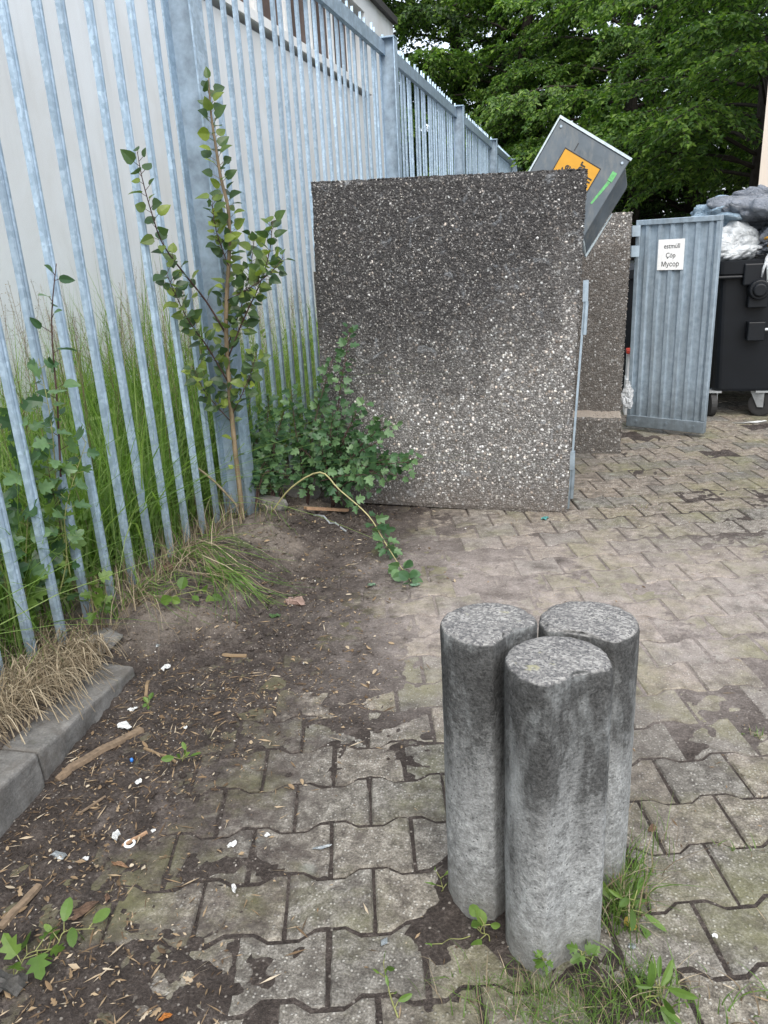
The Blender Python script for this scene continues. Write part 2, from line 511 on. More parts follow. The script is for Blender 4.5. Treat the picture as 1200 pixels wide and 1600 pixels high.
def mat_stucco(name, c, streak=.25):
    t = NT(name)
    v = t.wpos()
    n1 = t.noise(v, 160, 3, .6)
    n2 = t.noise(t.wpos((1, 1, .6)), 1.4, 5, .6, .5)
    n3 = t.noise(t.wpos((8, 8, .5)), 1.5, 4, .6)
    cc = t.ramp(n2, [(.3, tuple(x * y for x, y in zip(c, (.86, .835, .80)))), (.66, c)])
    cc = t.mix(t.ramp(n3, [(.5, 0.0), (.8, streak)]), cc, tuple(x * .62 for x in c))
    t.bump(n1, .35, .004)
    return t.done(cc, .92, 0, .25)

def mat_concrete(name, c):
    t = NT(name)
    v = t.wpos()
    fine = t.noise(v, 150, 4, .7); mid = t.noise(v, 14, 6, .66)
    mm = t.math('ADD', t.math('MULTIPLY', fine, .4), t.math('MULTIPLY', mid, .6))
    cc = t.ramp(mm, [(.34, tuple(x * .5 for x in c)), (.52, c), (.68, tuple(x * 1.5 for x in c))])
    grim = t.ramp(t.noise(v, 11, 6, .7), [(.46, 0.0), (.66, .6)])
    cc = t.mix(grim, cc, (.085, .074, .064))
    moss = t.ramp(t.noise(v, 5, 5, .65), [(.56, 0.0), (.7, .5)])
    cc = t.mix(moss, cc, (.075, .08, .04))
    t.bump(mm, .6, .008)
    return t.done(cc, .92, 0, .25)

def mat_bark(name, c):
    t = NT(name)
    n1 = t.noise(t.wpos((1, 1, .25)), 40, 5, .65)
    t.bump(n1, .6, .01)
    return t.done(t.ramp(n1, [(.3, tuple(x * .5 for x in c)), (.7, tuple(x * 1.3 for x in c))]), .9, 0, .2)

def mat_island(name, stops, rough=.85, trans=0.0):
    t = NT(name)
    cc = t.ramp(t.island(), stops)
    t.done(cc, rough, 0, .3)
    if trans:
        tr = t.n('ShaderNodeBsdfTranslucent'); t.l(cc, tr.inputs['Color'])
        mx = t.n('ShaderNodeMixShader'); mx.inputs[0].default_value = trans
        t.l(t.b.outputs[0], mx.inputs[1]); t.l(tr.outputs[0], mx.inputs[2])
        t.l(mx.outputs[0], t.out.inputs['Surface'])
    return t.m

def mat_bag(name, c, rough=.2, alpha=1.0):
    t = NT(name)
    a = t.noise(t.wpos((1, 1, 1.6)), 7, 6, .62, 2.2)
    ridg = t.math('ABSOLUTE', t.math('SUBTRACT', a, .5))
    f = t.math('ABSOLUTE', t.math('SUBTRACT', t.noise(t.wpos(), 26, 4, .6, 1.5), .5))
    h = t.math('ADD', t.math('MULTIPLY', ridg, -1.0), t.math('MULTIPLY', f, -.35))
    t.bump(h, .9, .06)
    n1 = t.noise(t.wpos(), 6, 3)
    t.done(t.ramp(n1, [(.3, tuple(x * .8 for x in c)), (.7, c)]), rough, 0, .85)
    if alpha < 1: t.b.inputs['Alpha'].default_value = alpha
    return t.m

M = dict(
    galv=mat_galv(), web=mat_plain('recess_shaded_steel', (.29, .365, .435), .6, .35, .3, 14), zinc=mat_galv_dark(), lid=mat_lid(), edge=mat_lid_edge(),  # web: dull steel, coloured darker to paint in the post recess shade
    agg=mat_aggregate('exposed_aggregate_concrete'), agg2=mat_aggregate('soiled_aggregate_concrete', .5), agg3=mat_aggregate('sandy_aggregate_concrete', .12),
    post=mat_post(), paver=mat_paver(), soil=mat_soil(), asphalt=mat_ground(),
    wall=mat_stucco('grey_stucco', (.70, .735, .755)), wall2=mat_stucco('cream_stucco', (.66, .60, .53), .1),
    kerb=mat_concrete('kerb_concrete', (.165, .16, .15)),
    bark=mat_bark('dark_bark', (.05, .042, .035)), stem=mat_bark('tan_stem', (.2, .155, .1)), redstem=mat_bark('purple_brown_stem', (.075, .045, .04)), greenstem=mat_plain('green_stem', (.19, .2, .07), .6, 0, .3, 30),
    tanstem=mat_plain('yellow_green_stem', (.36, .33, .16), .6, 0, .2, 30), tree=mat_leaf('tree_leaf', (.045, .10, .025), (.11, .21, .043), (.25, .38, .075), .45, .45),
    tree2=mat_leaf('shade_toned_tree_leaf', (.018, .042, .014), (.044, .092, .024), (.09, .165, .038), .5, .38),  # back trees and hedge: shade under the crowns put into the leaf colour
    poplar=mat_leaf('poplar_leaf', (.045, .085, .04), (.085, .145, .055), (.26, .33, .06), .35, .38),
    bramble=mat_leaf('bramble_leaf', (.035, .085, .036), (.075, .155, .07), (.16, .27, .12), .35, .34),
    weed=mat_leaf('weed_leaf', (.07, .13, .025), (.11, .2, .04), (.17, .26, .06), .4, .38),
    grass=mat_leaf('tall_grass_blade', (.11, .20, .045), (.21, .34, .085), (.36, .47, .17), .5, .55),
    dry=mat_island('dry_grass_straw', [(0, (.11, .082, .052)), (.5, (.25, .2, .13)), (1, (.42, .355, .25))], .85, .2),
    litter=mat_island('plant_litter', [(0, (.055, .036, .022)), (.45, (.17, .115, .065)), (.8, (.28, .21, .13)), (1, (.42, .36, .27))]),
    grit=mat_island('grit', [(0, (.07, .06, .052)), (.5, (.17, .15, .13)), (.85, (.36, .33, .3)), (1, (.62, .6, .56))]),
    white=mat_plain('white_paint', (.78, .79, .78), .5, 0, .05), paper=mat_plain('white_paper', (.80, .81, .80), .8, 0, .08, 60),
    black=mat_plain('black_print', (.02, .02, .02), .7), yellow=mat_plain('yellow_sticker', (.50, .25, .008), .55, 0, .06),
    green=mat_plain('green_tape', (.10, .36, .12), .5, 0, .3, 60), binp=mat_plain('anthracite_plastic', (.0045, .0062, .0088), .45, 0, .2, 8, .3),
    rubber=mat_plain('black_rubber', (.02, .02, .02), .7), steel=mat_plain('zinc_fork', (.36, .38, .39), .4, .5),
    brown=mat_plain('brown_cladding', (.085, .055, .045), .6, 0, .3, 12), darkroof=mat_plain('dark_eaves', (.045, .042, .042), .6),
    wood=mat_plain('raw_wood', (.30, .185, .11), .8, 0, .3, 50), oldwood=mat_plain('damp_wood', (.16, .115, .075), .85, 0, .4, 60),
    dryleaf=mat_plain('dry_leaf', (.19, .12, .08), .75, 0, .4, 40), redplastic=mat_plain('red_plastic', (.45, .05, .03), .45),
    blue=mat_plain('blue_plastic', (.03, .16, .5), .4), foil=mat_plain('grey_foil', (.42, .46, .48), .35, .3), teal=mat_plain('teal_wrapper', (.12, .4, .38), .4),
    bag_grey=mat_bag('grey_bag_film', (.20, .225, .265)), bag_blue=mat_bag('blue_bag_film', (.27, .38, .48)), bag_white=mat_bag('white_bag_film', (.66, .70, .72), .4),
    bag_clear=mat_bag('clear_bag_film', (.72, .75, .77), .25, .75), crumple=mat_plain('crumpled_paper', (.42, .30, .22), .85, 0, .35, 30),
)

# ------------------------------------------------------------------ ground and paving
mb = MB()
mb.box(-150, 150, -60, 260, -.5, -.035)
tag(mb.build('ground', M['asphalt']), kind='structure')

PH = R(17.0)                                   # paver courses
pu = Vector((math.cos(PH), math.sin(PH), 0)); pv = Vector((-math.sin(PH), math.cos(PH), 0))
mb = MB()
L_, W_, A_, J_ = .2, .165, .012, .0036
half = [(-L_/2, W_/2 + A_), (-.065, W_/2 + A_), (-.035, W_/2 - A_), (.035, W_/2 - A_), (.065, W_/2 + A_), (L_/2, W_/2 + A_)]
outline = [(x, -y) for x, y in half] + [(x, y) for x, y in reversed(half)]
def inset(poly, d):
    out = []
    for x, y in poly:
        out.append((x - math.copysign(d, x) if abs(abs(x) - L_/2) < 1e-6 else x * (1 + (.3 * d / abs(x) if abs(x) > .05 else -.3 * d / abs(x))), y - math.copysign(d, y)))
    return out
o0, o1 = inset(outline, J_), inset(outline, J_ + .0045)
for j in range(2, 76):
    for i in range(-16, 26):
        u = (i + (.5 if j % 2 else 0)) * L_ - .035
        v = .55 + j * W_
        c = pu * u + pv * v
        if c.x < -1.44 and c.y < 3.9 or c.x < -2.0 or c.y < .35: continue
        ax, ay = rng.normal(0, .009, 2)
        dz = rng.normal(0, .0016) + .006 * (fbm(c.x * 1.5, c.y * 1.5, 2, 9) - .5)
        rz = rng.normal(0, .008)
        def pt(q, z):
            x, y = q
            x2 = x * math.cos(rz) - y * math.sin(rz); y2 = x * math.sin(rz) + y * math.cos(rz)
            p = c + pu * x2 + pv * y2
            return (p.x, p.y, z + dz + ax * x + ay * y)
        n = 12
        vs = [pt(q, 0) for q in o1] + [pt(q, -.005) for q in o0] + [pt(q, -.03) for q in o0]
        fs = [tuple(range(n))]
        for a in range(n):
            b = (a + 1) % n
            fs += [(n + a, n + b, b, a), (2 * n + a, 2 * n + b, n + b, n + a)]
        mb.add(vs, fs)
tag(mb.build('paving', M['paver']), kind='structure')

def kx(y): return -1.482 - .103 * (y - 1.7)          # front face of the kerb

def soil_h(X, Y):
    X = np.asarray(X, float); Y = np.asarray(Y, float)
    n1 = fbm(X * 2.2, Y * 2.2, 4, 1) - .5
    n2 = fbm(X * 9, Y * 9, 4, 5) - .5
    n3 = fbm(X * 34, Y * 34, 3, 8) - .5
    edge = X + .76 + n1 * -.75                            # < 0 on the soil side
    t = sstep(.40, -.52, edge)
    mid = np.clip(1 - np.abs((Y - 2.85) / 1.25), 0, 1)
    z = -.0034 + .0012 * sstep(.1, .7, mid + n1 * .9) + n1 * .002 - .0008 * sstep(-.2, .3, X) + n2 * (.0055 - .0025 * sstep(-.5, .0, X)) + n3 * .0045
    z = z + t * (.0052 + .018 * (n2 + .05) + .024 * n3)
    for cx, cy, rr in ((-.0387, 1.278, .0975), (-.1795, 1.382, .097), (.014, 1.505, .103)):      # raised ring of dirt round the posts, also standing in for contact shade
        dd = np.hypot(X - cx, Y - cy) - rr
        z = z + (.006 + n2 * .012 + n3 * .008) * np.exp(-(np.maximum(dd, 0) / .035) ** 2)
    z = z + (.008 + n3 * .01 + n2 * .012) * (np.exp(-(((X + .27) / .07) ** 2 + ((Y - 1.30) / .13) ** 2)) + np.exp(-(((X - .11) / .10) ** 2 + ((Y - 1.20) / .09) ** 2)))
    # bank along the fence beyond the end of the kerb
    k = sstep(2.05, 2.35, Y) * sstep(4.6, 4.1, Y)
    bank = sstep(-1.15, -1.78, X + n1 * .28) * .085
    heap = .055 * np.exp(-(((X + 1.42) / .22) ** 2 + ((Y - 3.42) / .38) ** 2))
    z = z + k * (bank + heap + sstep(-.9, -1.3, X) * (n2 * .05 + n3 * .03))
    # heaped against the kerb
    kk = sstep(2.3, 2.0, Y)
    z = z + kk * .010 * sstep(.3, 0.0, X - kx(Y))
    # behind the kerb
    beh = sstep(-.085, -.15, X - kx(Y)) * kk
    zk = .14 - .10 * (np.clip(Y, 0, 2.2) - 1.3)
    z = z * (1 - beh) + beh * (zk - .012 + n2 * .05 + n3 * .014)
    z = np.where(X < -1.9, .085 + n2 * .03, z)
    return z

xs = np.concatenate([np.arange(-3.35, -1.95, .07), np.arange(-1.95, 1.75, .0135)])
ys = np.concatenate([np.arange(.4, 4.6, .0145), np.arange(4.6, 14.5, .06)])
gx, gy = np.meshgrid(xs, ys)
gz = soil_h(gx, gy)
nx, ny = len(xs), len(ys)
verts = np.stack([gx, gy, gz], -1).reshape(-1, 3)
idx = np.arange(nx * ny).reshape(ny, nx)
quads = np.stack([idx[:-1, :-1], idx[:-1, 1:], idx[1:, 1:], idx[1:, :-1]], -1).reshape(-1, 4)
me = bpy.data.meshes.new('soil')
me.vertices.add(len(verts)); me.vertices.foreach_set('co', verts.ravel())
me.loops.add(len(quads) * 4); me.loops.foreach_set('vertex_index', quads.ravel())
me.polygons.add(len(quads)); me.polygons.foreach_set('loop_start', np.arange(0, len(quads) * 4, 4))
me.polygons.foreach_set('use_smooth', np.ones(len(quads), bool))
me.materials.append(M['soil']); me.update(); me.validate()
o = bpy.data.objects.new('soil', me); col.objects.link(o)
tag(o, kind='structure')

def sz(x, y): return float(soil_h(np.array([x]), np.array([y]))[0])
def gz_at(p):                                     # top of whatever lies at p: stone or soil
    return max(sz(p.x, p.y), 0.0 if p.x > -1.46 else -1)
def on(px, py, lift=0.0):
    p = G(px, py); p = G(px, py, gz_at(p)); p.z = gz_at(p) + lift
    return p

# kerb stones
mb = MB()
mb.box(-.13, 0, -.4, 1.506, -.2, .112); mb.box(-.136, -.004, 1.514, 2.085, -.2, .110)
mb.v = [(kx(y) + x, y, z + (.135 - .103 * (y - 1.3) - .112 if z > 0 else 0)) for x, y, z in mb.v]
k = mb.build('kerb', M['kerb']); bevel(k, .012, 3)
bm = bmesh.new(); bm.from_mesh(k.data)
bmesh.ops.subdivide_edges(bm, edges=[e for e in bm.edges if e.calc_length() > .2], cuts=14, use_grid_fill=True)
for v in bm.verts:
    q = (vnoise(v.co.y * 22, v.co.z * 22, 3) - .5) * .007
    v.co.x += float(q); v.co.z += float((vnoise(v.co.y * 16, v.co.x * 40, 4) - .5) * .006)
bm.to_mesh(k.data); bm.free()
tag(k, kind='structure')

# ------------------------------------------------------------------ bollards: three grooved concrete palisades
def concrete_post(x, y, r, h, notch, label, seed):
    t = thing('concrete_post', (x, y, 0), label, 'bollard', 'round concrete posts standing in a cluster')
    n, ha = 96, R(43)
    ring = []
    for i in range(n):
        a = 2 * PI * i / n
        d = (a - notch + PI) % (2 * PI) - PI
        rr = r
        if abs(d) < ha:
            rr = r * math.cos(ha) / math.cos(d) - .010 * math.cos(d / ha * PI / 2)
        elif abs(d) < ha + R(7): rr = r - .0022
        ring.append((a, rr))
    zs = [-.12, 0, .02] + list(np.linspace(.05, h - .012, 34)) + [h - .005, h - .0015, h]
    vs, fs = [], []
    for zi, z in enumerate(zs):
        for a, rr in ring:
            q = float(vnoise(a * 7 + seed, z * 40, seed)) - .5
            q2 = float(vnoise(a * 2.2 + seed, z * 9, seed + 1)) - .5
            rad = rr + q * .0016 + q2 * .0022
            if zi >= len(zs) - 4: rad -= .010 * max(0, float(vnoise(a * 6 + seed * 3, 8, seed + 9)) - .62) * (1 if zi >= len(zs) - 3 else .4)
            if zi >= len(zs) - 3: rad -= [.0008, .0028, .007][zi - len(zs) + 3] * (1 + 1.2 * max(0, float(vnoise(a * 9 + seed, 3, seed + 4)) - .4))
            vs.append((rad * math.cos(a), rad * math.sin(a), z))
    for zi in range(len(zs) - 1):
        for i in range(n):
            a, b = zi * n + i, zi * n + (i + 1) % n
            fs.append((a, b, b + n, a + n))
    base = (len(zs) - 1) * n
    prev = list(range(base, base + n))
    for s_ in (.86, .7, .5, .3, .12):
        cur = []
        for i in range(n):
            a, rr = ring[i]
            cur.append(len(vs))
            xx, yy = rr * s_ * math.cos(a), rr * s_ * math.sin(a)
            vs.append((xx, yy, h + (float(fbm(xx * 60 + seed, yy * 60, 3, seed)) - .5) * .006 + .002))
        for i in range(n): fs.append((prev[i], prev[(i + 1) % n], cur[(i + 1) % n], cur[i]))
        prev = cur
    fs.append(tuple(prev))
    b = MB(); b.add([(p[0] + x, p[1] + y, p[2]) for p in vs], fs)
    b.build('shaft', M['post'], t, True)
    return t
concrete_post(-.0387, 1.278, .0975, .669, R(-54.5), 'weathered grey concrete post standing foremost, with a flat groove down its front', 3)
concrete_post(-.1795, 1.382, .0968, .682, R(-36.5), 'weathered grey concrete post on the fence side of the cluster, round light speckled top', 12)
concrete_post(.0140, 1.505, .1030, .6375, R(-103), 'weathered grey concrete post rearmost in the cluster, weeds at its foot', 21)

# ------------------------------------------------------------------ palisade fence
FX = -1.87
BAY, POST0, PITCHP = 3.83, -.24, .1617
fence = thing('palisade_fence', (FX, 3.59, .09), 'tall galvanised steel palisade fence with pointed pales along the stucco wall', 'fence')
def pale_mesh():
    b = MB()
    th = .003
    prof = [(-.001, -.0185), (.0145, -.0165), (.016, -.007), (.0135, 0), (.016, .007), (.0145, .0165), (-.001, .0185)]   # (x towards the yard, y along the fence)
    zs = [(-.02, 1.0), (2.99, 1.0), (3.02, .86), (3.09, .1)]
    n = len(prof)
    for inner in (0, 1):
        for z, s_ in zs:
            for x, y in prof:
                b.v.append((x - th * inner, y * s_, z))
    K = len(zs)
    for k_ in range(K - 1):
        for i in range(n - 1):
            a = k_ * n + i
            b.f.append((a, a + 1, a + 1 + n, a + n)); b.mi.append(0)
            q = K * n + a
            b.f.append((q + n, q + 1 + n, q + 1, q)); b.mi.append(0)
        for i, fl in ((0, 0), (n - 1, 1)):
            a = k_ * n + i; q = K * n + a
            f = (q, a, a + n, q + n)
            b.f.append(f if not fl else f[::-1]); b.mi.append(0)
    return b
posts_y = [POST0 + BAY * k_ for k_ in range(-1, 8)]
pale_ys = []
for k_ in range(0, 8):
    y0 = posts_y[k_]
    for i in range(23):
        y = y0 + .135 + i * PITCHP
        if y < y0 + BAY - .07: pale_ys.append(y)
pale_ys = [y for y in pale_ys if y > .3]
proto = None
rest = MB()
pm = pale_mesh()
for i, y in enumerate(sorted(pale_ys)):
    tilt = rng.normal(0, .0022)
    if i < 99:
        if proto is None:
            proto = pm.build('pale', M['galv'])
            o = proto
        else:
            o = proto.copy(); col.objects.link(o)
        o.parent = fence
        o.location = (0, y - 3.59, 0)
        o.rotation_euler = (tilt, rng.normal(0, .002), rng.normal(0, .02))
    else:
        rest.add([(p[0] + FX, p[1] + y, p[2] + .085) for p in pm.v], pm.f)
tag(rest.build('pale', M['galv'], fence), kind='stuff')
for y in posts_y:
    b = MB()
    z1 = 3.11
    w_, d_, tf = .068, .058, .009
    # I-section: flanges parallel to the fence line, web across
    for x0 in (.012, .142):
        b.box(FX + x0, FX + x0 + tf, y - d_, y + d_, -.1, z1)
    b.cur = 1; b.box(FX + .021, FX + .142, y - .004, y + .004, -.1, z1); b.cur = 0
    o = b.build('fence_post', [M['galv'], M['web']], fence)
    b = MB(); b.box(FX + .008, FX + .155, y - .062, y + .062, z1, z1 + .012)
    o2 = b.build('post_cap', M['galv'], o)
for k_ in range(0, 8):
    b = MB()
    ya, yb = posts_y[k_] + .006, posts_y[k_ + 1] - .006
    # angle rail in front of the pales
    b.box(FX + .0185, FX + .058, ya, yb, 2.985, 3.09)
    b.build('rail', M['galv'], fence)

# ------------------------------------------------------------------ stucco building behind the fence
BX = -3.3
bld = thing('stucco_building', (BX - 3, 7, 0), 'pale grey stucco building with a long dark window strip and white sill behind the fence', 'building')
b = MB()
YS, YE, Z0w, Z1w = 4.5, 12.35, 3.545, 4.62
b.box(BX - 7, BX, -6, 14.1, -.2, Z0w - .06)
b.box(BX - 7, BX, -6, YS, Z0w - .06, 4.85)
b.box(BX - 7, BX, YE, 14.1, Z0w - .06, 4.85)
b.box(BX - 7, BX, YS, YE, Z1w, 4.85)
b.build('wall', M['wall'], bld)
b = MB(); b.box(BX - .5, BX - .16, YS, YE, Z0w - .06, Z1w)
wn = b.build('window', M['brown'], bld)
b = MB(); b.box(BX - .16, BX + .06, YS + .002, YE - .002, Z0w, Z0w + .09)
b.build('sill', M['white'], wn)
for y in np.arange(YS + .5, YE, .86):
    b = MB(); b.box(BX - .158, BX - .09, y - .035, y + .035, Z0w + .091, Z1w); b.build('mullion', M['white'], wn)
b = MB()
b.box(BX - 7.1, BX + .07, -6.3, 14.16, 4.852, 4.95)
b.prism([(BX - 7.1, 4.95), (BX + .07, 4.95), (BX - 3.5, 5.9)], -6.3, 14.16, Matrix(((1, 0, 0, 0), (0, 0, 1, 0), (0, 1, 0, 0), (0, 0, 0, 1))))
b.build('roof', M['darkroof'], bld)

# cream house on the other side of the yard
h2 = thing('cream_house', (1.74, 10.0, 0), 'cream rendered house corner with overhanging upper floor above the rubbish bags', 'building')
b = MB(); b.box(1.74, 6.8, 10.0, 12.6, 1.79, 8.5); b.build('upper_wall', M['wall2'], h2)
b = MB(); b.box(3.2, 6.8, 10.4, 12.3, -.2, 1.79); b.build('ground_floor_wall', M['brown'], h2)
b = MB(); b.box(1.5, 7.1, 9.7, 12.9, 8.5, 8.7); b.build('roof', M['darkroof'], h2)
for y in (10.2, 12.2):
    b = MB(); b.box(2.1, 2.32, y, y + .22, -.1, 1.79); b.build('pillar', M['kerb'], h2)

h2.rotation_euler = (0, 0, R(-11.5))

# ------------------------------------------------------------------ waste enclosure of exposed-aggregate slabs
enc = thing('waste_enclosure', (-.7, 4.9, 0), 'exposed pebble concrete bin enclosure with stained end slab and open zinc door', 'bin enclosure')
def slab(name, corners, y0, y1, mat, parent, cells=(60, 74), amp=.0035, pebbles=0, seed=1):
    """slab face given by four (x, z) corners bl br tr tl at y0; rough front, plain rest"""
    b = MB()
    (ax, az), (bx_, bz), (cx, cz), (dx, dz) = corners
    nu, nv = cells
    for j in range(nv + 1):
        for i in range(nu + 1):
            u, v = i / nu, j / nv
            x = (ax * (1 - u) + bx_ * u) * (1 - v) + (dx * (1 - u) + cx * u) * v
            z = (az * (1 - u) + bz * u) * (1 - v) + (dz * (1 - u) + cz * u) * v
            e = 1.0
            q = float(vnoise(x * 75 + seed, z * 75, seed)) - .5
            yy = y0 - q * amp * 1.6
            if i in (0, nu): x += (float(vnoise(z * 60, seed, 2)) - .5) * .008
            if j == nv: z += (float(vnoise(x * 60, seed, 3)) - .5) * .010
            if i in (0, nu) or j in (0, nv): yy += .006
            b.v.append((x, yy, z))
    id_ = lambda i, j: j * (nu + 1) + i
    for j in range(nv):
        for i in range(nu):
            b.f.append((id_(i, j), id_(i + 1, j), id_(i + 1, j + 1), id_(i, j + 1))); b.mi.append(0)
    rim = [id_(i, 0) for i in range(nu)] + [id_(nu, j) for j in range(nv)] + [id_(i, nv) for i in range(nu, 0, -1)] + [id_(0, j) for j in range(nv, 0, -1)]
    back = []
    for r_ in rim:
        back.append(len(b.v)); p = b.v[r_]; b.v.append((p[0], y1, p[2]))
    k_ = len(rim)
    for i in range(k_):
        b.f.append((rim[(i + 1) % k_], rim[i], back[i], back[(i + 1) % k_])); b.mi.append(0)
    b.f.append(tuple(reversed(back))); b.mi.append(0)
    # pebbles standing proud along the top edge and free side
    rr = random.Random(seed)
    for _ in range(pebbles):
        u = rr.random()
        if rr.random() < .72:
            x = dx * (1 - u) + cx * u; z = dz * (1 - u) + cz * u; yy = y0 + rr.uniform(-.001, y1 - y0)
        else:
            x = bx_ * (1 - u) + cx * u; z = bz * (1 - u) + cz * u; yy = y0 + rr.uniform(-.001, .02)
        s_ = rr.uniform(.0035, .0075)
        c_ = Vector((x, yy, z - .001))
        vs = [c_ + Vector((rr.uniform(.7, 1.3) * s_ * a_, rr.uniform(.7, 1.3) * s_ * b_, rr.uniform(.6, 1.1) * s_ * d_)) for a_, b_, d_ in ((1, 0, 0), (-1, 0, 0), (0, 1, 0), (0, -1, 0), (0, 0, 1), (0, 0, -1))]
        b.add(vs, [(0, 2, 4), (2, 1, 4), (1, 3, 4), (3, 0, 4), (2, 0, 5), (1, 2, 5), (3, 1, 5), (0, 3, 5)])
    return b.build(name, mat, parent)
end = slab('end_slab', [(-1.462, .028), (-.100, -.012), (-.043, 1.700), (-1.402, 1.737)], 4.02, 4.11, M['agg'], enc, pebbles=900, seed=5)
tag(end, 'tall end slab blackened at the top')
b = MB()
b.prism([(-.094, .02), (-.083, .02), (-.026, 1.20), (-.037, 1.20)], 4.035, 4.075, Matrix(((1, 0, 0, 0), (0, 0, 1, 0), (0, 1, 0, 0), (0, 0, 0, 1))))
ds = b.build('edge_strip', M['zinc'], enc)
b = MB()
for z, dx in ((.14, -.075), (1.0, -.034)):
    b.tube([(dx, 4.04, z - .06), (dx + .006, 4.04, z + .10)], .011, 10)
    b.box(dx - .012, dx + .014, 4.028, 4.05, z + .1, z + .2)
b.build('hinge', M['zinc'], ds)
b = MB(); b.box(-1.46, -1.37, 4.112, 5.60, -.05, 1.30); b.build('back_slab', M['agg2'], enc)
slab('partition_slab', [(-1.36, -.02), (.215, -.02), (.236, 1.538), (-1.36, 1.56)], 5.615, 5.72, M['agg3'], enc, (50, 50), pebbles=200, seed=9)
slab('lower_partition', [(-1.36, -.02), (.205, -.02), (.228, 1.34), (-1.36, 1.36)], 5.50, 5.61, M['agg2'], enc, (50, 50), pebbles=200, seed=14)
slab('footing', [(-.30, -.03), (.214, -.03), (.216, .245), (-.30, .255)], 5.27, 5.497, M['agg2'], enc, (30, 16), pebbles=120, seed=17)

# the zinc door that stands open
DA, DB = Vector((.290, 6.0, 0)), Vector((.806, 5.752, 0))
du = (DB - DA).normalized(); dn = Vector((du.y, -du.x, 0))          # dn faces the yard
def D(u, n, z): return DA + du * u + dn * n + Vector((0, 0, z))
DW, DZ0, DZ1 = (DB - DA).length, .035, 1.49
door = bpy.data.objects.new('door', None); col.objects.link(door)
b = MB()
ribs, u = [], .035
prof = []
nr = 6
for i in range(nr):
    u0 = .03 + i * (DW - .06) / nr
    wv = (DW - .06) / nr
    prof += [(u0, .004), (u0 + wv * .36, .004), (u0 + wv * .46, .020), (u0 + wv * .74, .020), (u0 + wv * .84, .004)]
prof.append((DW - .03, .004))
for k_ in (0, 1):
    for z in (DZ0 + .05, DZ1 - .03):
        for (uu, nn) in prof: b.v.append(tuple(D(uu, nn - .002 * k_, z)))
n = len(prof)
for i in range(n - 1):
    b.f.append((i, i + 1, n + i + 1, n + i)); b.mi.append(0)
    b.f.append((2 * n + i + 1, 2 * n + i, 3 * n + i, 3 * n + i + 1)); b.mi.append(0)
dsheet = b.build('door', M['zinc'], enc)
tag(dsheet, 'ribbed zinc door standing open with a white notice')
bpy.data.objects.remove(door)
def dbox(bb, u0, u1, n0, n1, z0, z1):
    vs = [D(u_, n_, z_) for z_ in (z0, z1) for u_, n_ in ((u0, n0), (u1, n0), (u1, n1), (u0, n1))]
    bb.add(vs, [(0, 1, 2, 3), (7, 6, 5, 4), (4, 5, 1, 0), (5, 6, 2, 1), (6, 7, 3, 2), (7, 4, 0, 3)])
b = MB()
dbox(b, 0, .03, -.02, .026, DZ0 + .085, DZ1 - .036)
dbox(b, DW - .03, DW, -.02, .026, DZ0 + .085, DZ1 - .036)
dbox(b, 0, DW, -.02, .030, DZ1 - .035, DZ1)
dbox(b, 0, DW, -.02, .030, DZ0, DZ0 + .084)
fr = b.build('frame', M['zinc'], dsheet); bevel(fr, .003, 1)
b = MB()
for uu in (.075, .30, .50): b.tube([D(uu, .03, DZ0 + .045), D(uu, .037, DZ0 + .045)], .009, 10)
b.build('bolt', M['zinc'], dsheet)
for z0, z1 in ((1.385, 1.455), (1.255, 1.325)):
    b = MB(); b.box(.245, .296, 5.73, 5.985, z0, z1); b.build('hinge_bracket', M['zinc'], dsheet)
b = MB()
su0, su1, sz0, sz1 = .165, .345, 1.155, 1.355
dbox(b, su0, su1, .0215, .0255, sz0, sz1)
sg = b.build('notice', M['paper'], dsheet)

def text_mesh(name, body, size, Mx, mat, parent, align='CENTER', bold=False):
    cu = bpy.data.curves.new('lettering', 'FONT')
    cu.body = body; cu.size = size; cu.align_x = align; cu.align_y = 'CENTER'; cu.extrude = .0006
    if bold: cu.offset = size * .02
    t = bpy.data.objects.new('lettering', cu); col.objects.link(t)
    dg = bpy.context.evaluated_depsgraph_get()
    me = bpy.data.meshes.new_from_object(t.evaluated_get(dg))
    bpy.data.objects.remove(t)
    me.transform(Mx); me.materials.clear(); me.materials.append(mat); me.name = name
    o = bpy.data.objects.new(name, me); col.objects.link(o)
    o.parent = parent; o.matrix_parent_inverse = parent.matrix_world.inverted() if parent.parent is None else Matrix.Identity(4)
    return o
def frame_mx(o, ex, ey, ez):
    mm = Matrix.Identity(4)
    for i in range(3): mm[i][0], mm[i][1], mm[i][2], mm[i][3] = ex[i], ey[i], ez[i], o[i]
    return mm
def enc_rel(o):                                  # world-space meshes under children of the enclosure
    o.matrix_parent_inverse = (Matrix.Translation(enc.location)).inverted()
for line, z in (('estm\u00fcll', 1.310), ('\u00c7\u00f6p', 1.250), ('\u041c\u0443\u0441\u043e\u0440', 1.192)):
    c_ = D((su0 + su1) / 2 + (.006 if z > 1.3 else 0), .0262, z)
    text_mesh('lettering', line, .045, frame_mx(c_, du * .86, Vector((0, 0, 1)), dn), M['black'], sg, bold=False)

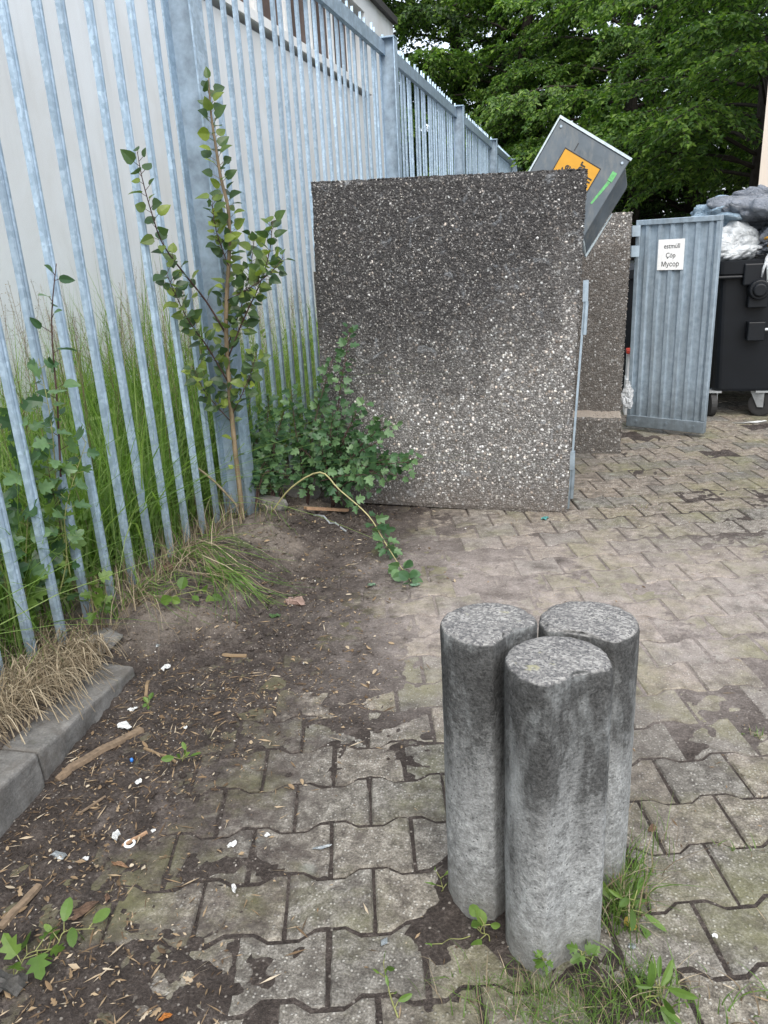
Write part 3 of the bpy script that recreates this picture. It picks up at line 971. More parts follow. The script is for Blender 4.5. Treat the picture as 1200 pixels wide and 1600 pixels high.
# a grey metal waste container standing in the first box: only its open lid shows above the slab
wc = thing('waste_container', (-.45, 4.75, 0), 'grey metal container inside the enclosure, its tilted lid with yellow sticker rising above the slab', 'container')
b = MB()
b.box(-.95, -.18, 4.42, 5.2, .10, 1.18); b.box(-.98, -.15, 4.39, 5.23, 1.18, 1.24)
for xx in (-.85, -.28):
    for yy in (4.52, 5.1): b.tube([(xx - .03, yy, .07), (xx + .03, yy, .07)], .07, 14)
b.build('body', M['lid'], wc)
LA = R(-32)
lx = Vector((math.cos(LA), .10, math.sin(LA))).normalized()        # along the upper edge
ln = Vector((.05, -1, .12)); ln = (ln - lx * ln.dot(lx)).normalized()
ly = ln.cross(lx)                                                 # up the lid
LO = W(875, 185, Y=4.60)                                          # its top corner
LW, LH = .432, .455
LM = frame_mx(LO - ly * LH, lx, ly, ln)
b = MB(); b.box(0, LW, 0, LH, -.022, 0, LM)
lid = b.build('lid', M['lid'], wc); bevel(lid, .004, 1)
b = MB()
b.box(-.008, LW + .004, LH, LH + .014, -.03, .006, LM); b.box(-.009, -.0005, 0, LH - .001, -.03, .006, LM)
b.build('rim', M['edge'], lid)
# deep folded skirt along the lower right side, ending in a rounded bare edge
bk = Vector((.02, .10, -.105))
b = MB()
def Lp(x, y): return LO - ly * LH + lx * x + ly * y
a0, a1 = Lp(LW - .004, .02) - ln * .023, Lp(LW - .004, LH - .02) - ln * .023
q0, q1 = a0 + bk * .95 + ly * -.0, a1 + bk
a0b, q0b = a0 - lx * .03, q0 - lx * .05
b.add([a0, a1, q1, q0, a0 - lx * .25, a1 - lx * .25, q1 - lx * .25, q0 - lx * .25], [(0, 3, 2, 1), (4, 5, 6, 7), (0, 1, 5, 4), (3, 7, 6, 2), (1, 2, 6, 5), (0, 4, 7, 3)])
sk = b.build('skirt', M['lid'], lid); bevel(sk, .012, 2)
b = MB()
off = -ly * .007
b.tube([a0 - lx * .25 + off, a0 + off, a0.lerp(q0, .35) + off + lx * .004, a0.lerp(q0, .75) + off, q0 + off, q0.lerp(q1, .25) + bk * .03, q0.lerp(q1, .62) + bk * .03], [.008, .009, .008, .008, .008, .006, .003], 8)
b.build('edge_trim', M['edge'], lid)
b = MB()
s0 = [(.055, -.02), (.292, -.02), (.292, .395), (.055, .395)]
sx0, sx1, sy0, sy1 = .100, .322, .05, LH - .105
b.box(sx0, sx1, sy0, sy1, .001, .003, LM)
st = b.build('sticker', M['yellow'], lid)
b = MB()
for x0, x1, y0, y1 in ((sx0, sx1, sy1 - .005, sy1), (sx0, sx1, sy0, sy0 + .005), (sx0, sx0 + .004, sy0 + .005, sy1 - .005), (sx1 - .004, sx1, sy0 + .005, sy1 - .005)): b.box(x0, x1, y0, y1, .0031, .0042, LM)
b.build('border', M['black'], st)
for line, xo, yo in (('ffe', .061, .065), ('ler', .125, .016), ('n', .190, .065)):
    c_ = LM @ Vector((sx0 + xo, sy1 - yo, .0045))
    text_mesh('lettering', line, .058, frame_mx(c_, ly, -lx, ln), M['black'], st, 'RIGHT', True).name = 'lettering'
b = MB()
tp = [(.362, .385), (.352, .30), (.368, .22), (.358, .12)]
b.box(.382, .408, LH - .135, LH - .085, .001, .0028, LM)
b.prism([(.366, LH - .275), (.376, LH - .275), (.402, LH - .14), (.386, LH - .137)], .001, .0022, LM)
b.build('tape_mark', M['green'], lid)
b = MB()
for x, y in ((.025, LH - .03), (LW - .03, LH - .03)): b.tube([LM @ Vector((x, y, 0)), LM @ Vector((x, y, .006))], .007, 8)
b.build('rivet', M['zinc'], lid)
b = MB(); b.box(.148, .152, LH - .095, LH - .055, .0005, .002, LM); b.build('scratch', M['black'], lid)
b = MB(); b.tube([LO - ly * LH + lx * .05 - ln * .03, Vector((-.62, 4.9, 1.24))], .018, 8); b.tube([LO - ly * LH + lx * .28 - ln * .03, Vector((-.28, 4.9, 1.24))], .018, 8)
b.build('lid_arm', M['zinc'], wc)

# ------------------------------------------------------------------ wheeled bin
BYF, BX0, BX1 = 6.40, .885, 1.96
bin_ = thing('wheeled_bin', (1.4, 6.95, 0), 'anthracite plastic wheeled bin overflowing with bags beside the zinc door', 'bin')
b = MB()
def ring(x0, x1, y0, y1, z, r=.06, k_=5):
    pts = []
    for cx, cy, a0 in ((x1 - r, y0 + r, -90), (x1 - r, y1 - r, 0), (x0 + r, y1 - r, 90), (x0 + r, y0 + r, 180)):
        for i in range(k_ + 1):
            a = R(a0 + 90 * i / k_); pts.append((cx + r * math.cos(a), cy + r * math.sin(a), z))
    return pts
def loft(bb, rings, capb=True, capt=True):
    n = len(rings[0]); o = len(bb.v)
    for r_ in rings: bb.v.extend(r_)
    for k_ in range(len(rings) - 1):
        for i in range(n):
            a, c_ = o + k_ * n + i, o + k_ * n + (i + 1) % n
            bb.f.append((a, c_, c_ + n, a + n)); bb.mi.append(0)
    if capb: bb.f.append(tuple(o + i for i in range(n - 1, -1, -1))); bb.mi.append(0)
    if capt: bb.f.append(tuple(o + (len(rings) - 1) * n + i for i in range(n))); bb.mi.append(0)
loft(b, [ring(BX0 + .055, BX1 - .055, BYF + .05, 7.70, .205), ring(BX0 + .05, BX1 - .05, BYF + .045, 7.71, .225), ring(BX0 + .012, BX1 - .012, BYF + .012, 7.76, 1.07), ring(BX0 + .012, BX1 - .012, BYF + .012, 7.76, 1.10)], True, False)
loft(b, [ring(BX0 + .06, BX1 - .06, BYF + .06, 7.71, 1.0, .05), ring(BX0 + .06, BX1 - .06, BYF + .06, 7.71, 1.02, .05)])
b.build('body', M['binp'], bin_)
b = MB()
loft(b, [ring(BX0 + .012, BX1 - .012, BYF + .012, 7.76, 1.08), ring(BX0 - .02, BX1 + .02, BYF - .025, 7.79, 1.085, .07), ring(BX0 - .025, BX1 + .025, BYF - .03, 7.795, 1.175, .07), ring(BX0 + .03, BX1 - .03, BYF + .03, 7.74, 1.18, .05), ring(BX0 + .035, BX1 - .035, BYF + .035, 7.73, 1.07, .05)], False, False)
b.build('rim', M['binp'], bin_)
b = MB(); b.box(BX0 + .18, BX0 + .50, BYF - .05, BYF + .02, 1.00, 1.155); b.box(BX0 + .0, BX0 + .18, BYF - .04, BYF + .02, 1.05, 1.075)
bevel(b.build('rim_block', M['binp'], bin_), .01, 2)
b = MB()
b.box(BX0 + .225, BX0 + .36, BYF - .06, BYF + .02, .84, 1.0)
b.tube([(BX0 + .29, BYF - .02, .97), (BX0 + .29, BYF - .10, .97)], [.075, .07], 20)
b.tube([(BX0 + .29, BYF - .10, .97), (BX0 + .29, BYF - .125, .97)], [.052, .045], 16)
bevel(b.build('trunnion', M['binp'], bin_), .008, 2)
for xa in (BX0 + .24, BX1 - .36):
    b = MB(); b.box(xa, xa + .12, BYF - .07, BYF + .03, .60, .74)
    bevel(b.build('handle_bracket', M['binp'], bin_), .008, 2)
b = MB(); b.tube([(BX0 + .36, BYF - .045, .68), (BX1 - .36, BYF - .045, .68)], .012, 10); b.build('handle', M['steel'], bin_)
def caster(x, y, ang):
    b = MB()
    ax = Vector((math.cos(ang), math.sin(ang), 0)); fw = Vector((-ax.y, ax.x, 0))
    c_ = Vector((x, y, .095))
    b.tube([c_ - ax * .025, c_ - ax * .021, c_ + ax * .021, c_ + ax * .025], [.082, .095, .095, .082], 26)
    wh = b.build('wheel', M['rubber'], bin_, False)
    b = MB(); b.tube([c_ - ax * .029, c_ + ax * .029], .03, 18); b.build('hub', M['binp'], wh)
    b = MB()
    top = Vector((x, y, .198)) + fw * .03
    for s_ in (-1, 1):
        q = c_ + ax * s_ * .036
        vs = []
        for dz in (-.004, .004):
            off_ = ax * dz
            vs += [q - fw * .02 + off_ + Vector((0, 0, -.02)), q + fw * .022 + off_ + Vector((0, 0, -.02)), top + ax * s_ * .036 + fw * .05 + off_ , top + ax * s_ * .036 - fw * .05 + off_]
        b.add(vs, [(3, 2, 1, 0), (4, 5, 6, 7), (0, 1, 5, 4), (1, 2, 6, 5), (2, 3, 7, 6), (3, 0, 4, 7)])
    b.box(x - .06, x + .06, y - .06, y + .06, .192, .206)
    b.build('fork', M['steel'], wh)
caster(BX0 + .055, BYF + .10, R(8)); caster(BX0 + .42, BYF + .10, R(70)); caster(BX0 + .15, 7.5, R(15)); caster(BX1 - .12, 7.5, R(20)); caster(BX1 - .12, BYF + .1, R(-30))

# rubbish bags on the bin
from mathutils import noise as mnoise
def bag(name, c_, dims, label, mat, seed, rot=0, fold=.12, cat='bag', group=None, knot=None, bumps=9, sub=5):
    bm = bmesh.new()
    bmesh.ops.create_icosphere(bm, subdivisions=sub, radius=1)
    rm = Matrix.Rotation(rot, 3, 'Z'); off = Vector((seed * 3.1, seed * 1.7, seed * .9))
    tilt = Matrix.Rotation(seed * 1.3, 3, 'Y') @ Matrix.Rotation(seed * .7, 3, 'X')
    for v in bm.verts:
        p = v.co.copy()
        q = tilt @ p
        wv = mnoise.noise_vector(q * 1.3 + off) * .6
        a1 = abs(mnoise.noise(Vector((q.x * 1.2, q.y * 2.6, q.z * 2.6)) + wv + off))
        a2 = abs(mnoise.noise(Vector((q.x * 3, q.y * 6.5, q.z * 6.5)) + wv * 2 + off * 2))
        a3 = abs(mnoise.noise(q * 11 + wv * 3 + off))
        s_ = mnoise.noise(q * 1.1 + off * 3) * 1.1 + a1 * 1.25 + a2 * .34 + a3 * .06 - .5
        q = p * (1 + fold * 1.9 * s_)
        if q.z < 0: q.z *= .75
        v.co = rm @ Vector((q.x * dims[0], q.y * dims[1], q.z * dims[2])) + Vector(c_)
    me = bpy.data.meshes.new(name); bm.to_mesh(me); bm.free()
    me.polygons.foreach_set('use_smooth', [True] * len(me.polygons))
    me.materials.append(mat)
    o = bpy.data.objects.new(name, me); col.objects.link(o)
    return tag(o, label, cat, group)
gr = 'rubbish bags heaped on the bin'
bag('rubbish_bag', (1.40, 6.84, 1.49), (.47, .36, .25), 'large shiny grey rubbish bag lying on top of the heap', M['bag_grey'], 3, .25, .22, group=gr, sub=6)
bag('rubbish_bag', (.95, 6.84, 1.48), (.21, .26, .17), 'small pale blue plastic bag peeking out behind the door top', M['bag_blue'], 5, .2, .22, group=gr)
bag('rubbish_bag', (1.02, 6.60, 1.27), (.22, .20, .16), 'taut white rubbish bag resting on the bin rim next to the door', M['bag_white'], 8, 0, .13, group=gr, sub=6)
bag('rubbish_bag', (1.31, 6.60, 1.27), (.18, .19, .13), 'crinkled silvery grey bag with a yellow tie under the large bag', M['bag_grey'], 10, .4, .28, group=gr, sub=6)
bag('rubbish_bag', (1.50, 6.52, 1.21), (.17, .16, .12), 'white plastic bag lowest at the front of the heap, its handles hanging over the rim', M['bag_white'], 12, 0, .2, group=gr)
bag('rubbish_bag', (1.75, 6.95, 1.28), (.28, .34, .2), 'dull grey rubbish bag at the far corner of the bin', M['bag_grey'], 14, 0, .22, group=gr)
bag('food_waste', (1.02, 6.62, 1.355), (.13, .08, .035), 'tan brown scrap of food waste squeezed between two bags', M['oldwood'], 15, .1, .1, 'waste')
b = MB()
p0 = Vector((1.215, 6.375, 1.185))
for k_, (dx, dz) in enumerate(((-.03, -.13), (.012, -.19), (.035, -.11))):
    b.tube([p0, p0 + Vector((dx * .3, -.03, -.03)), p0 + Vector((dx * .8, -.035, dz * .55)), p0 + Vector((dx, -.03, dz))], [.014, .012, .010, .006], 7)
b.tube([p0, p0 + Vector((.05, .06, .06)), p0 + Vector((.14, .12, .05))], [.014, .02, .03], 7)
tag(b.build('drawstring', M['bag_white'], None, True), 'knotted white plastic drawstring dangling over the bin rim', 'string')
b = MB(); b.tube([(1.20, 6.43, 1.32), (1.215, 6.40, 1.33), (1.235, 6.42, 1.30), (1.225, 6.41, 1.27), (1.26, 6.42, 1.255)], .011, 7)
tag(b.build('bag_tie', M['yellow'], None, True), 'yellow tie knotted round a silvery bag on the bin', 'bag tie')

# things in the gap between partition and door
b = MB()
b2 = thing('dark_bin', (.44, 7.6, 0), 'dark bin standing behind the zinc door, seen through the gap', 'bin')
b = MB(); loft(b, [ring(.16, .74, 7.1, 7.9, .12), ring(.12, .78, 7.05, 7.95, 1.05)]); b.build('body', M['binp'], b2)
b = MB(); loft(b, [ring(.10, .80, 7.03, 7.97, 1.05), ring(.10, .80, 7.03, 7.97, 1.12), ring(.2, .7, 7.15, 7.85, 1.17)]); b.build('lid', M['binp'], b2)
for xx in (.17, .70):
    b = MB(); b.tube([(xx, 7.75, .1), (xx + .05, 7.75, .1)], .1, 18); b.build('wheel', M['rubber'], b2)
b = MB(); b.box(.285, .345, 6.52, 6.68, 0.30, .50); b.box(.28, .35, 6.50, 6.70, 0.0, .30)
tag(bevel(b.build('cardboard_box', M['paper']), .006, 1), 'whitish box standing in the gap behind the zinc door', 'box')
b = MB(); b.box(.275, .345, 6.46, 6.60, .505, .535)
tag(bevel(b.build('red_tray', M['redplastic']), .006, 2), 'flat red plastic tray lying on a whitish box in the gap', 'tray')
bag('plastic_bag', (.268, 5.88, .26), (.042, .05, .10), 'crumpled clear plastic bag caught at the foot of the zinc door', M['bag_clear'], 33, 0, .3)

# ------------------------------------------------------------------ leaves
def leaf_pts(kind, Ln, Wd, fold=.25, curl=.15):
    """returns verts (x across, y along, z up) and faces, stalk end at the origin"""
    if kind == 'quad':
        return [(0, 0, 0), (Wd / 2, Ln * .45, fold * Wd * .4), (0, Ln, -curl * Ln), (-Wd / 2, Ln * .45, fold * Wd * .4)], [(0, 1, 2, 3)]
    if kind == 'poplar':
        h = [(.0, 0), (.34, .06), (.5, .3), (.42, .55), (.2, .82), (0, 1.0)]
    elif kind == 'oval':
        h = [(.0, 0), (.22, .1), (.45, .35), (.47, .6), (.28, .88), (0, 1.0)]
    else:  # lobed
        h = [(0, 0), (.28, .02), (.5, .22), (.27, .30), (.56, .62), (.24, .58), (.22, .85), (0, 1.0)]
    v = []
    for x, y in h: v.append((x * Wd, y * Ln, fold * x * Wd - curl * Ln * y * y))
    k_ = len(h)
    mids = [(0, y * Ln, -curl * Ln * y * y) for x, y in h]
    left = [(-x, y, z) for x, y, z in v]
    vs = mids + v[1:-1] + left[1:-1]
    fs = []
    mi = lambda i: i
    ri = lambda i: k_ + i - 1
    li = lambda i: k_ + (k_ - 2) + i - 1
    for i in range(k_ - 1):
        a = [mi(i)] + ([ri(i)] if 0 < i else []) + ([ri(i + 1)] if i + 1 < k_ - 1 else []) + [mi(i + 1)]
        c_ = [mi(i + 1)] + ([li(i + 1)] if i + 1 < k_ - 1 else []) + ([li(i)] if 0 < i else []) + [mi(i)]
        fs.append(tuple(a)); fs.append(tuple(c_))
    return vs, fs

def put_leaf(b, kind, p, dirv, nrm, Ln, Wd, fold=.25, curl=.15):
    d_ = Vector(dirv).normalized(); n_ = Vector(nrm); n_ = n_ - d_ * n_.dot(d_)
    n_ = n_.normalized() if n_.length > 1e-5 else d_.orthogonal().normalized()
    x_ = d_.cross(n_)
    vs, fs = leaf_pts(kind, Ln, Wd, fold, curl)
    b.add([p + x_ * a + d_ * c_ + n_ * e for a, c_, e in vs], fs)

def rv(r_, s_=1): return Vector((r_.gauss(0, s_), r_.gauss(0, s_), r_.gauss(0, s_)))

def along(path, t):
    path = [Vector(p) for p in path]
    ls = [(path[i + 1] - path[i]).length for i in range(len(path) - 1)]
    d_ = t * sum(ls)
    for i, l_ in enumerate(ls):
        if d_ <= l_ or i == len(ls) - 1:
            return path[i].lerp(path[i + 1], min(1, d_ / max(l_, 1e-6))), (path[i + 1] - path[i]).normalized()
        d_ -= l_

def smooth_path(path, n=3):
    pts = [Vector(p) for p in path]
    out = []
    for i in range(len(pts) - 1):
        p0 = pts[max(i - 1, 0)]; p1 = pts[i]; p2 = pts[i + 1]; p3 = pts[min(i + 2, len(pts) - 1)]
        for k_ in range(n):
            t = k_ / n
            out.append(.5 * ((2 * p1) + (p2 - p0) * t + (2 * p0 - 5 * p1 + 4 * p2 - p3) * t * t + (3 * p1 - p0 - 3 * p2 + p3) * t ** 3))
    out.append(pts[-1])
    return out

def leafy(b, sb, path, n, kind, size, seed, t0=.1, t1=1.0, pet=.02, wid=.8, up=.4, spread=1.0, droop=.2, r_stem=.0012, face=.75):
    r_ = random.Random(seed)
    for i in range(n):
        t = t0 + (t1 - t0) * (i + r_.uniform(.1, .9)) / n
        p, tg = along(path, t)
        side = tg.orthogonal().normalized()
        side = Matrix.Rotation(i * 2.4 + r_.uniform(-.6, .6), 3, tg) @ side
        d_ = (side * spread + tg * .55 + Vector((0, 0, up - droop))).normalized()
        q = p + d_ * pet * r_.uniform(.6, 1.5)
        if sb is not None and r_stem: sb.tube([p, q], r_stem, 4, False)
        s_ = size * r_.uniform(.6, 1.2)
        put_leaf(b, kind, q, d_ + Vector((0, 0, -droop)) + rv(r_, .2), Vector((0, 0, 1 - face * .5)) + rv(r_, .42) + Vector((.3 * face, -face, 0)), s_, s_ * wid * r_.uniform(.85, 1.1), r_.uniform(.1, .4), r_.uniform(0, .3))

# ------------------------------------------------------------------ trees
def bough_tree(seed, height, r_crown, z_low, nbough, ntwig, nleaf, leaf=.105):
    r_ = random.Random(seed)
    tr = MB(); cr = MB(); lb = MB()
    trunk = [Vector((r_.gauss(0, .05) * i, r_.gauss(0, .05) * i, height * i / 7)) for i in range(8)]
    trunk[0] = Vector((0, 0, -.2))
    tr.tube(trunk, [.17 * (1 - i / 8.6) + .01 for i in range(8)], 9)
    LV, LF = [], []
    for k_ in range(nbough):
        f = ((k_ + r_.random()) / nbough) ** 1.7
        z0 = z_low * .75 + (height - z_low * .75) * f * .96
        p0, _ = along(trunk, min(.98, (z0 + .2) / (height + .2)))
        az = k_ * 2.39996 + r_.uniform(-.35, .35)
        reach = r_crown * (1 - .72 * f ** 1.6) * r_.uniform(.75, 1.12)
        hd = Vector((math.cos(az), math.sin(az), 0))
        lift = r_.uniform(.25, .6) * (1 - .3 * f)
        pts = []
        for i in range(6):
            t = i / 5
            pts.append(p0 + hd * reach * t + Vector((0, 0, reach * (lift * t - (.62 + .2 * (1 - f)) * lift * t * t * 1.15))) + rv(r_, .05) * t)
        lb.tube(pts, [.032 * (1 - t / 5.6) + .004 for t in range(6)], 5, False)
        sd = Vector((-hd.y, hd.x, 0))
        tiltn = Vector((r_.gauss(0, .25), r_.gauss(0, .25), 1)).normalized()
        for j in range(ntwig):
            t = .22 + .78 * (j + r_.random()) / ntwig
            q, tg = along(pts, t)
            s_ = 1 if j % 2 else -1
            ln_ = reach * .36 * (1.12 - t * .72) * r_.uniform(.6, 1.25)
            dt = (sd * s_ * r_.uniform(.5, 1) + hd * r_.uniform(.35, .9) + Vector((0, 0, r_.uniform(-.34, .06)))).normalized()
            e = q + dt * ln_ + Vector((0, 0, -.3 * ln_))
            lb.tube([q, q.lerp(e, .5) + Vector((0, 0, .03)), e], [.008, .006, .003], 4, False)
            for l_ in range(nleaf):
                tt = (l_ + r_.random()) / nleaf
                c_ = q.lerp(e, tt) + Vector((0, 0, .05 * math.sin(tt * PI))) + rv(r_, .028)
                dl = (dt * .7 + dt.cross(tiltn) * (1 if l_ % 2 else -1) * .9 + Vector((0, 0, -.35)) + rv(r_, .25)).normalized()
                nrm = tiltn + rv(r_, .38)
                n_ = (nrm - dl * nrm.dot(dl)).normalized(); x_ = dl.cross(n_)
                s2 = leaf * r_.uniform(.6, 1.2)
                o_ = len(LV)
                w2 = s2 * .3
                LV += [tuple(c_), tuple(c_ + dl * s2 * .45 + x_ * w2 + n_ * w2 * .35), tuple(c_ + dl * s2 - n_ * s2 * .15), tuple(c_ + dl * s2 * .45 - x_ * w2 + n_ * w2 * .35)]
                LF.append((o_, o_ + 1, o_ + 2, o_ + 3))
    cr.v, cr.f, cr.mi = LV, LF, [0] * len(LF)
    return tr, lb, cr
tree_sets = {}
def tree(kind, loc, rot, scale, label):
    root = thing('broadleaf_tree', loc, label, 'tree', 'trees beyond the yard')
    root.rotation_euler = (0, 0, rot); root.scale = (scale,) * 3
    if kind not in tree_sets:
        args = {'a': (5, 9.5, 3.9, 2.9, 60, 22, 56), 'b': (8, 10.5, 3.6, 2.9, 60, 22, 52), 'c': (13, 11, 3.6, 1.6, 80, 17, 36)}[kind]
        tr, lb, cr = bough_tree(*args)
        parts = [tr.build('trunk', M['bark'], None, True), lb.build('limbs', M['bark']), cr.build('crown', M['tree2' if kind == 'c' else 'tree'])]
        tree_sets[kind] = parts
    else:
        parts = []
        for q in tree_sets[kind]:
            c_ = q.copy(); col.objects.link(c_); parts.append(c_)
    for q in parts: q.parent = root
    return root
tree('a', (2.55, 15.4, 0), 0.6, 1.0, 'leafy green tree nearest the cream house, bright drooping boughs over the bin')
tree('b', (-2.1, 24.4, 0), 2.0, 1.3, 'leafy green tree behind the far end of the fence, boughs hanging over its spikes')
tree('a', (.9, 21.0, 0), 3.1, 1.1, 'dark green tree in the second row between the two brightest crowns')
tree('b', (5.6, 22.6, 0), 5.2, 1.1, 'tall tree partly hidden behind the cream house corner')
tree('a', (-6.6, 24.5, 0), 1.2, 1.3, 'green tree standing beyond the stucco building corner')
tree('c', (2.4, 22.5, 0), 4.2, 1.05, 'shaded tree in the back row behind the zinc door, trunk showing')
tree('c', (-1.2, 28.0, 0), 0.3, 1.3, 'shaded tree in the back row above the tilted lid')
tree('c', (-4.4, 27.0, 0), 4.4, 1.5, 'shaded tree farthest back, behind the corner of the stucco building')
tree('c', (1.6, 27.5, 0), 2.6, 1.2, 'shaded tree farthest back, seen between two trunks of the back row')

# hedge that closes the view under the crowns
hg = thing('hedge', (1, 31.5, 0), 'dark unclipped hedge closing the view under the trees', 'hedge')
r_ = random.Random(77)
b = MB(); LV, LF = [], []
for _ in range(26000):
    x = r_.uniform(-9, 12); y = 31.5 + r_.gauss(0, .7)
    top = 1.5 + 1.0 * float(vnoise(x * .8, 2, 4)) + .5 * float(vnoise(x * 3, 7, 5))
    z = top * r_.random() ** .8
    c_ = Vector((x, y, z)); d_ = rv(r_).normalized(); n_ = d_.orthogonal().normalized(); x_ = d_.cross(n_); s_ = r_.uniform(.08, .17)
    o_ = len(LV); LV += [tuple(c_), tuple(c_ + d_ * s_ * .5 + x_ * s_ * .3), tuple(c_ + d_ * s_), tuple(c_ + d_ * s_ * .5 - x_ * s_ * .3)]; LF.append((o_, o_ + 1, o_ + 2, o_ + 3))
b.v, b.f, b.mi = LV, LF, [0] * len(LF)
b.build('foliage', M['tree2'], hg)
b = MB()
for i in range(60):
    x = -9 + i * .35
    b.tube([(x, 31.5, -.1), (x + r_.gauss(0, .15), 31.5, 1.2), (x + r_.gauss(0, .3), 31.5 + r_.gauss(0, .2), 2.3)], [.03, .02, .008], 5, False)
b.build('stems', M['bark'], hg)

# ------------------------------------------------------------------ poplar sapling by the fence post
SP, SN = (-1.72, 3.45, 0), (.27, -1, 0)
def S(px, py, back=0.0):
    p = W(px, py, P=SP, N=SN)
    if p.x < -1.79: p = W(px, py, X=-1.79)
    p.y += back; return p
sap = thing('poplar_sapling', (-1.755, 3.47, .05), 'young poplar sapling growing in front of the fence post, brown stem and bright leaves', 'sapling')
sb, lb = MB(), MB()
tw = MB()
main = smooth_path([S(380, 832), S(375, 770), S(366, 690), S(358, 600), S(353, 500), S(358, 400), S(360, 330, -.02), S(350, 280, -.03), S(338, 215, -.02), S(329, 170), S(326, 122)])
k_ = len(main)
sb.tube(main, [.0125 * (1 - i / k_) ** .8 + .0022 for i in range(k_)], 8)
side = [([S(352, 520), S(330, 470, -.05), S(300, 425, -.08), S(272, 380, -.1), S(255, 330, -.1), S(240, 280, -.09), S(231, 240, -.08)], .005),
        ([S(356, 560), S(385, 500, -.04), S(415, 440, -.06), S(432, 390, -.08), S(436, 345, -.08)], .0045),
        ([S(358, 600), S(335, 540, -.07), S(312, 500, -.1), S(295, 455, -.13), S(285, 425, -.14)], .004),
        ([S(356, 540), S(372, 470, .06), S(382, 420, .07), S(388, 370, .07)], .0035),
        ([S(354, 470), S(400, 450, -.1), S(440, 425, -.14), S(462, 400, -.15)], .003),
        ([S(359, 420), S(348, 360, -.07), S(345, 310, -.09)], .003),
        ([S(362, 650), S(395, 590, -.05), S(410, 545, -.06)], .003),
        ([S(362, 660), S(330, 610, -.06), S(315, 570, -.08)], .003)]
for i, (pth, rad) in enumerate(side):
    pth = smooth_path(pth); kk = len(pth)
    tw.tube(pth, [rad * (1 - j / kk * .75) for j in range(kk)], 6)
    ln_ = sum((pth[j + 1] - pth[j]).length for j in range(kk - 1))
    leafy(lb, tw, pth, int(ln_ * (32 if i == 0 else 62)) + 4, 'poplar', .058, 100 + i, .18, 1.0, .022, .85)
leafy(lb, sb, main, 104, 'poplar', .062, 99, .30, .98, .028, .85)
leafy(lb, sb, main, 8, 'poplar', .05, 98, .12, .34, .02, .8)
put_leaf(lb, 'poplar', S(326, 122), (-.2, 0, 1), (0, -1, .3), .05, .035)
sb.build('stem', M['stem'], sap, True); tw.build('branches', M['redstem'], sap, True)
lb.build('foliage', M['poplar'], sap)

# ------------------------------------------------------------------ bramble thicket at the slab's corner
br = thing('bramble_bush', (-1.45, 3.8, .06), 'sprawling dark green shrub at the corner between fence and pebble slab', 'shrub')
sb, lb = MB(), MB()
r_ = random.Random(5)
roots = [Vector((-1.66, 3.72, .07)), Vector((-1.5, 3.82, .06)), Vector((-1.36, 3.86, .05)), Vector((-1.72, 3.6, .08))]
tips = [(548, 512), (520, 560), (500, 610), (560, 640), (597, 655), (590, 690), (640, 728), (540, 700), (480, 650), (440, 655), (425, 640), (470, 700), (420, 720), (510, 740), (560, 745), (455, 745), (405, 690), (600, 745), (530, 665), (445, 640), (500, 690), (575, 715), (610, 720), (470, 640), (520, 645), (410, 660), (560, 680), (395, 730), (430, 765), (480, 765), (520, 770), (410, 700), (460, 680), (440, 700), (490, 720), (545, 735), (500, 660), (420, 620), (455, 610), (535, 690), (585, 700)]
for i, (px, py) in enumerate(tips):
    Yt = r_.uniform(3.66, 3.95) if px < 620 else 3.9
    e = W(px, py, Y=Yt)
    a = min(roots, key=lambda q: abs(q.x - e.x) + r_.uniform(0, .3))
    mdp = a.lerp(e, .55) + Vector((0, -.03, .10 + .25 * max(0, .4 - e.z)))
    pth = smooth_path([a, a.lerp(mdp, .5) + Vector((0, 0, .07)), mdp, e], 4)
    sb.tube(pth, [.0045 * (1 - j / len(pth) * .75) for j in range(len(pth))], 5)
    ln_ = sum((pth[j + 1] - pth[j]).length for j in range(len(pth) - 1))
    leafy(lb, sb, pth, int(ln_ * 44) + 9, 'lobed', .047, 300 + i, .28, 1.0, .02, .95)
for i, (px, py) in enumerate([(655, 716), (618, 660), (585, 770), (540, 790), (395, 600), (575, 628), (628, 745)]):
    e = W(px, py, Y=3.90 if py < 730 else 3.7); a = Vector((-1.36, 3.82, .06)) if px > 450 else roots[3]
    pth = smooth_path([a, a.lerp(e, .5) + Vector((0, -.04, .12)), e], 5)
    sb.tube(pth, [.003 * (1 - j / len(pth) * .75) for j in range(len(pth))], 5)
    leafy(lb, sb, pth, 11, 'lobed', .045, 700 + i, .55, 1.0, .016, .95)
# one long runner arching over on to the paving
rb = MB()
run = smooth_path([W(425, 800, Y=3.55), W(455, 762, Y=3.52), W(500, 738, Y=3.5), W(530, 765, Y=3.45), W(575, 805, Y=3.4), W(600, 845, Y=3.3), W(622, 880, Y=3.15), G(642, 908, .02)], 4)
rb.tube(run, [.0048 * (1 - j / len(run) * .6) for j in range(len(run))], 6)
leafy(lb, sb, run, 16, 'lobed', .06, 401, .60, .78, .016, .95)
leafy(lb, sb, run, 16, 'oval', .06, 402, .86, 1.0, .014, .9)
leafy(lb, sb, run, 6, 'lobed', .045, 403, .32, .6, .014, .95)
for (px, py, qx, qy, Yq) in ((515, 742, 640, 722, 3.72), (500, 752, 575, 742, 3.6), (560, 700, 600, 670, 3.8)):
    pth = smooth_path([W(px, py, Y=Yq), W((px + qx) / 2, (py + qy) / 2 - 4, Y=Yq), W(qx, qy, Y=Yq)], 4)
    sb.tube(pth, .0022, 5); leafy(lb, sb, pth, 13, 'lobed', .05, 500 + px, .4, 1.0, .012, .95)
sb.build('stems', M['redstem'], br, True); rb.build('runner', M['tanstem'], br, True)
lb.build('foliage', M['bramble'], br)

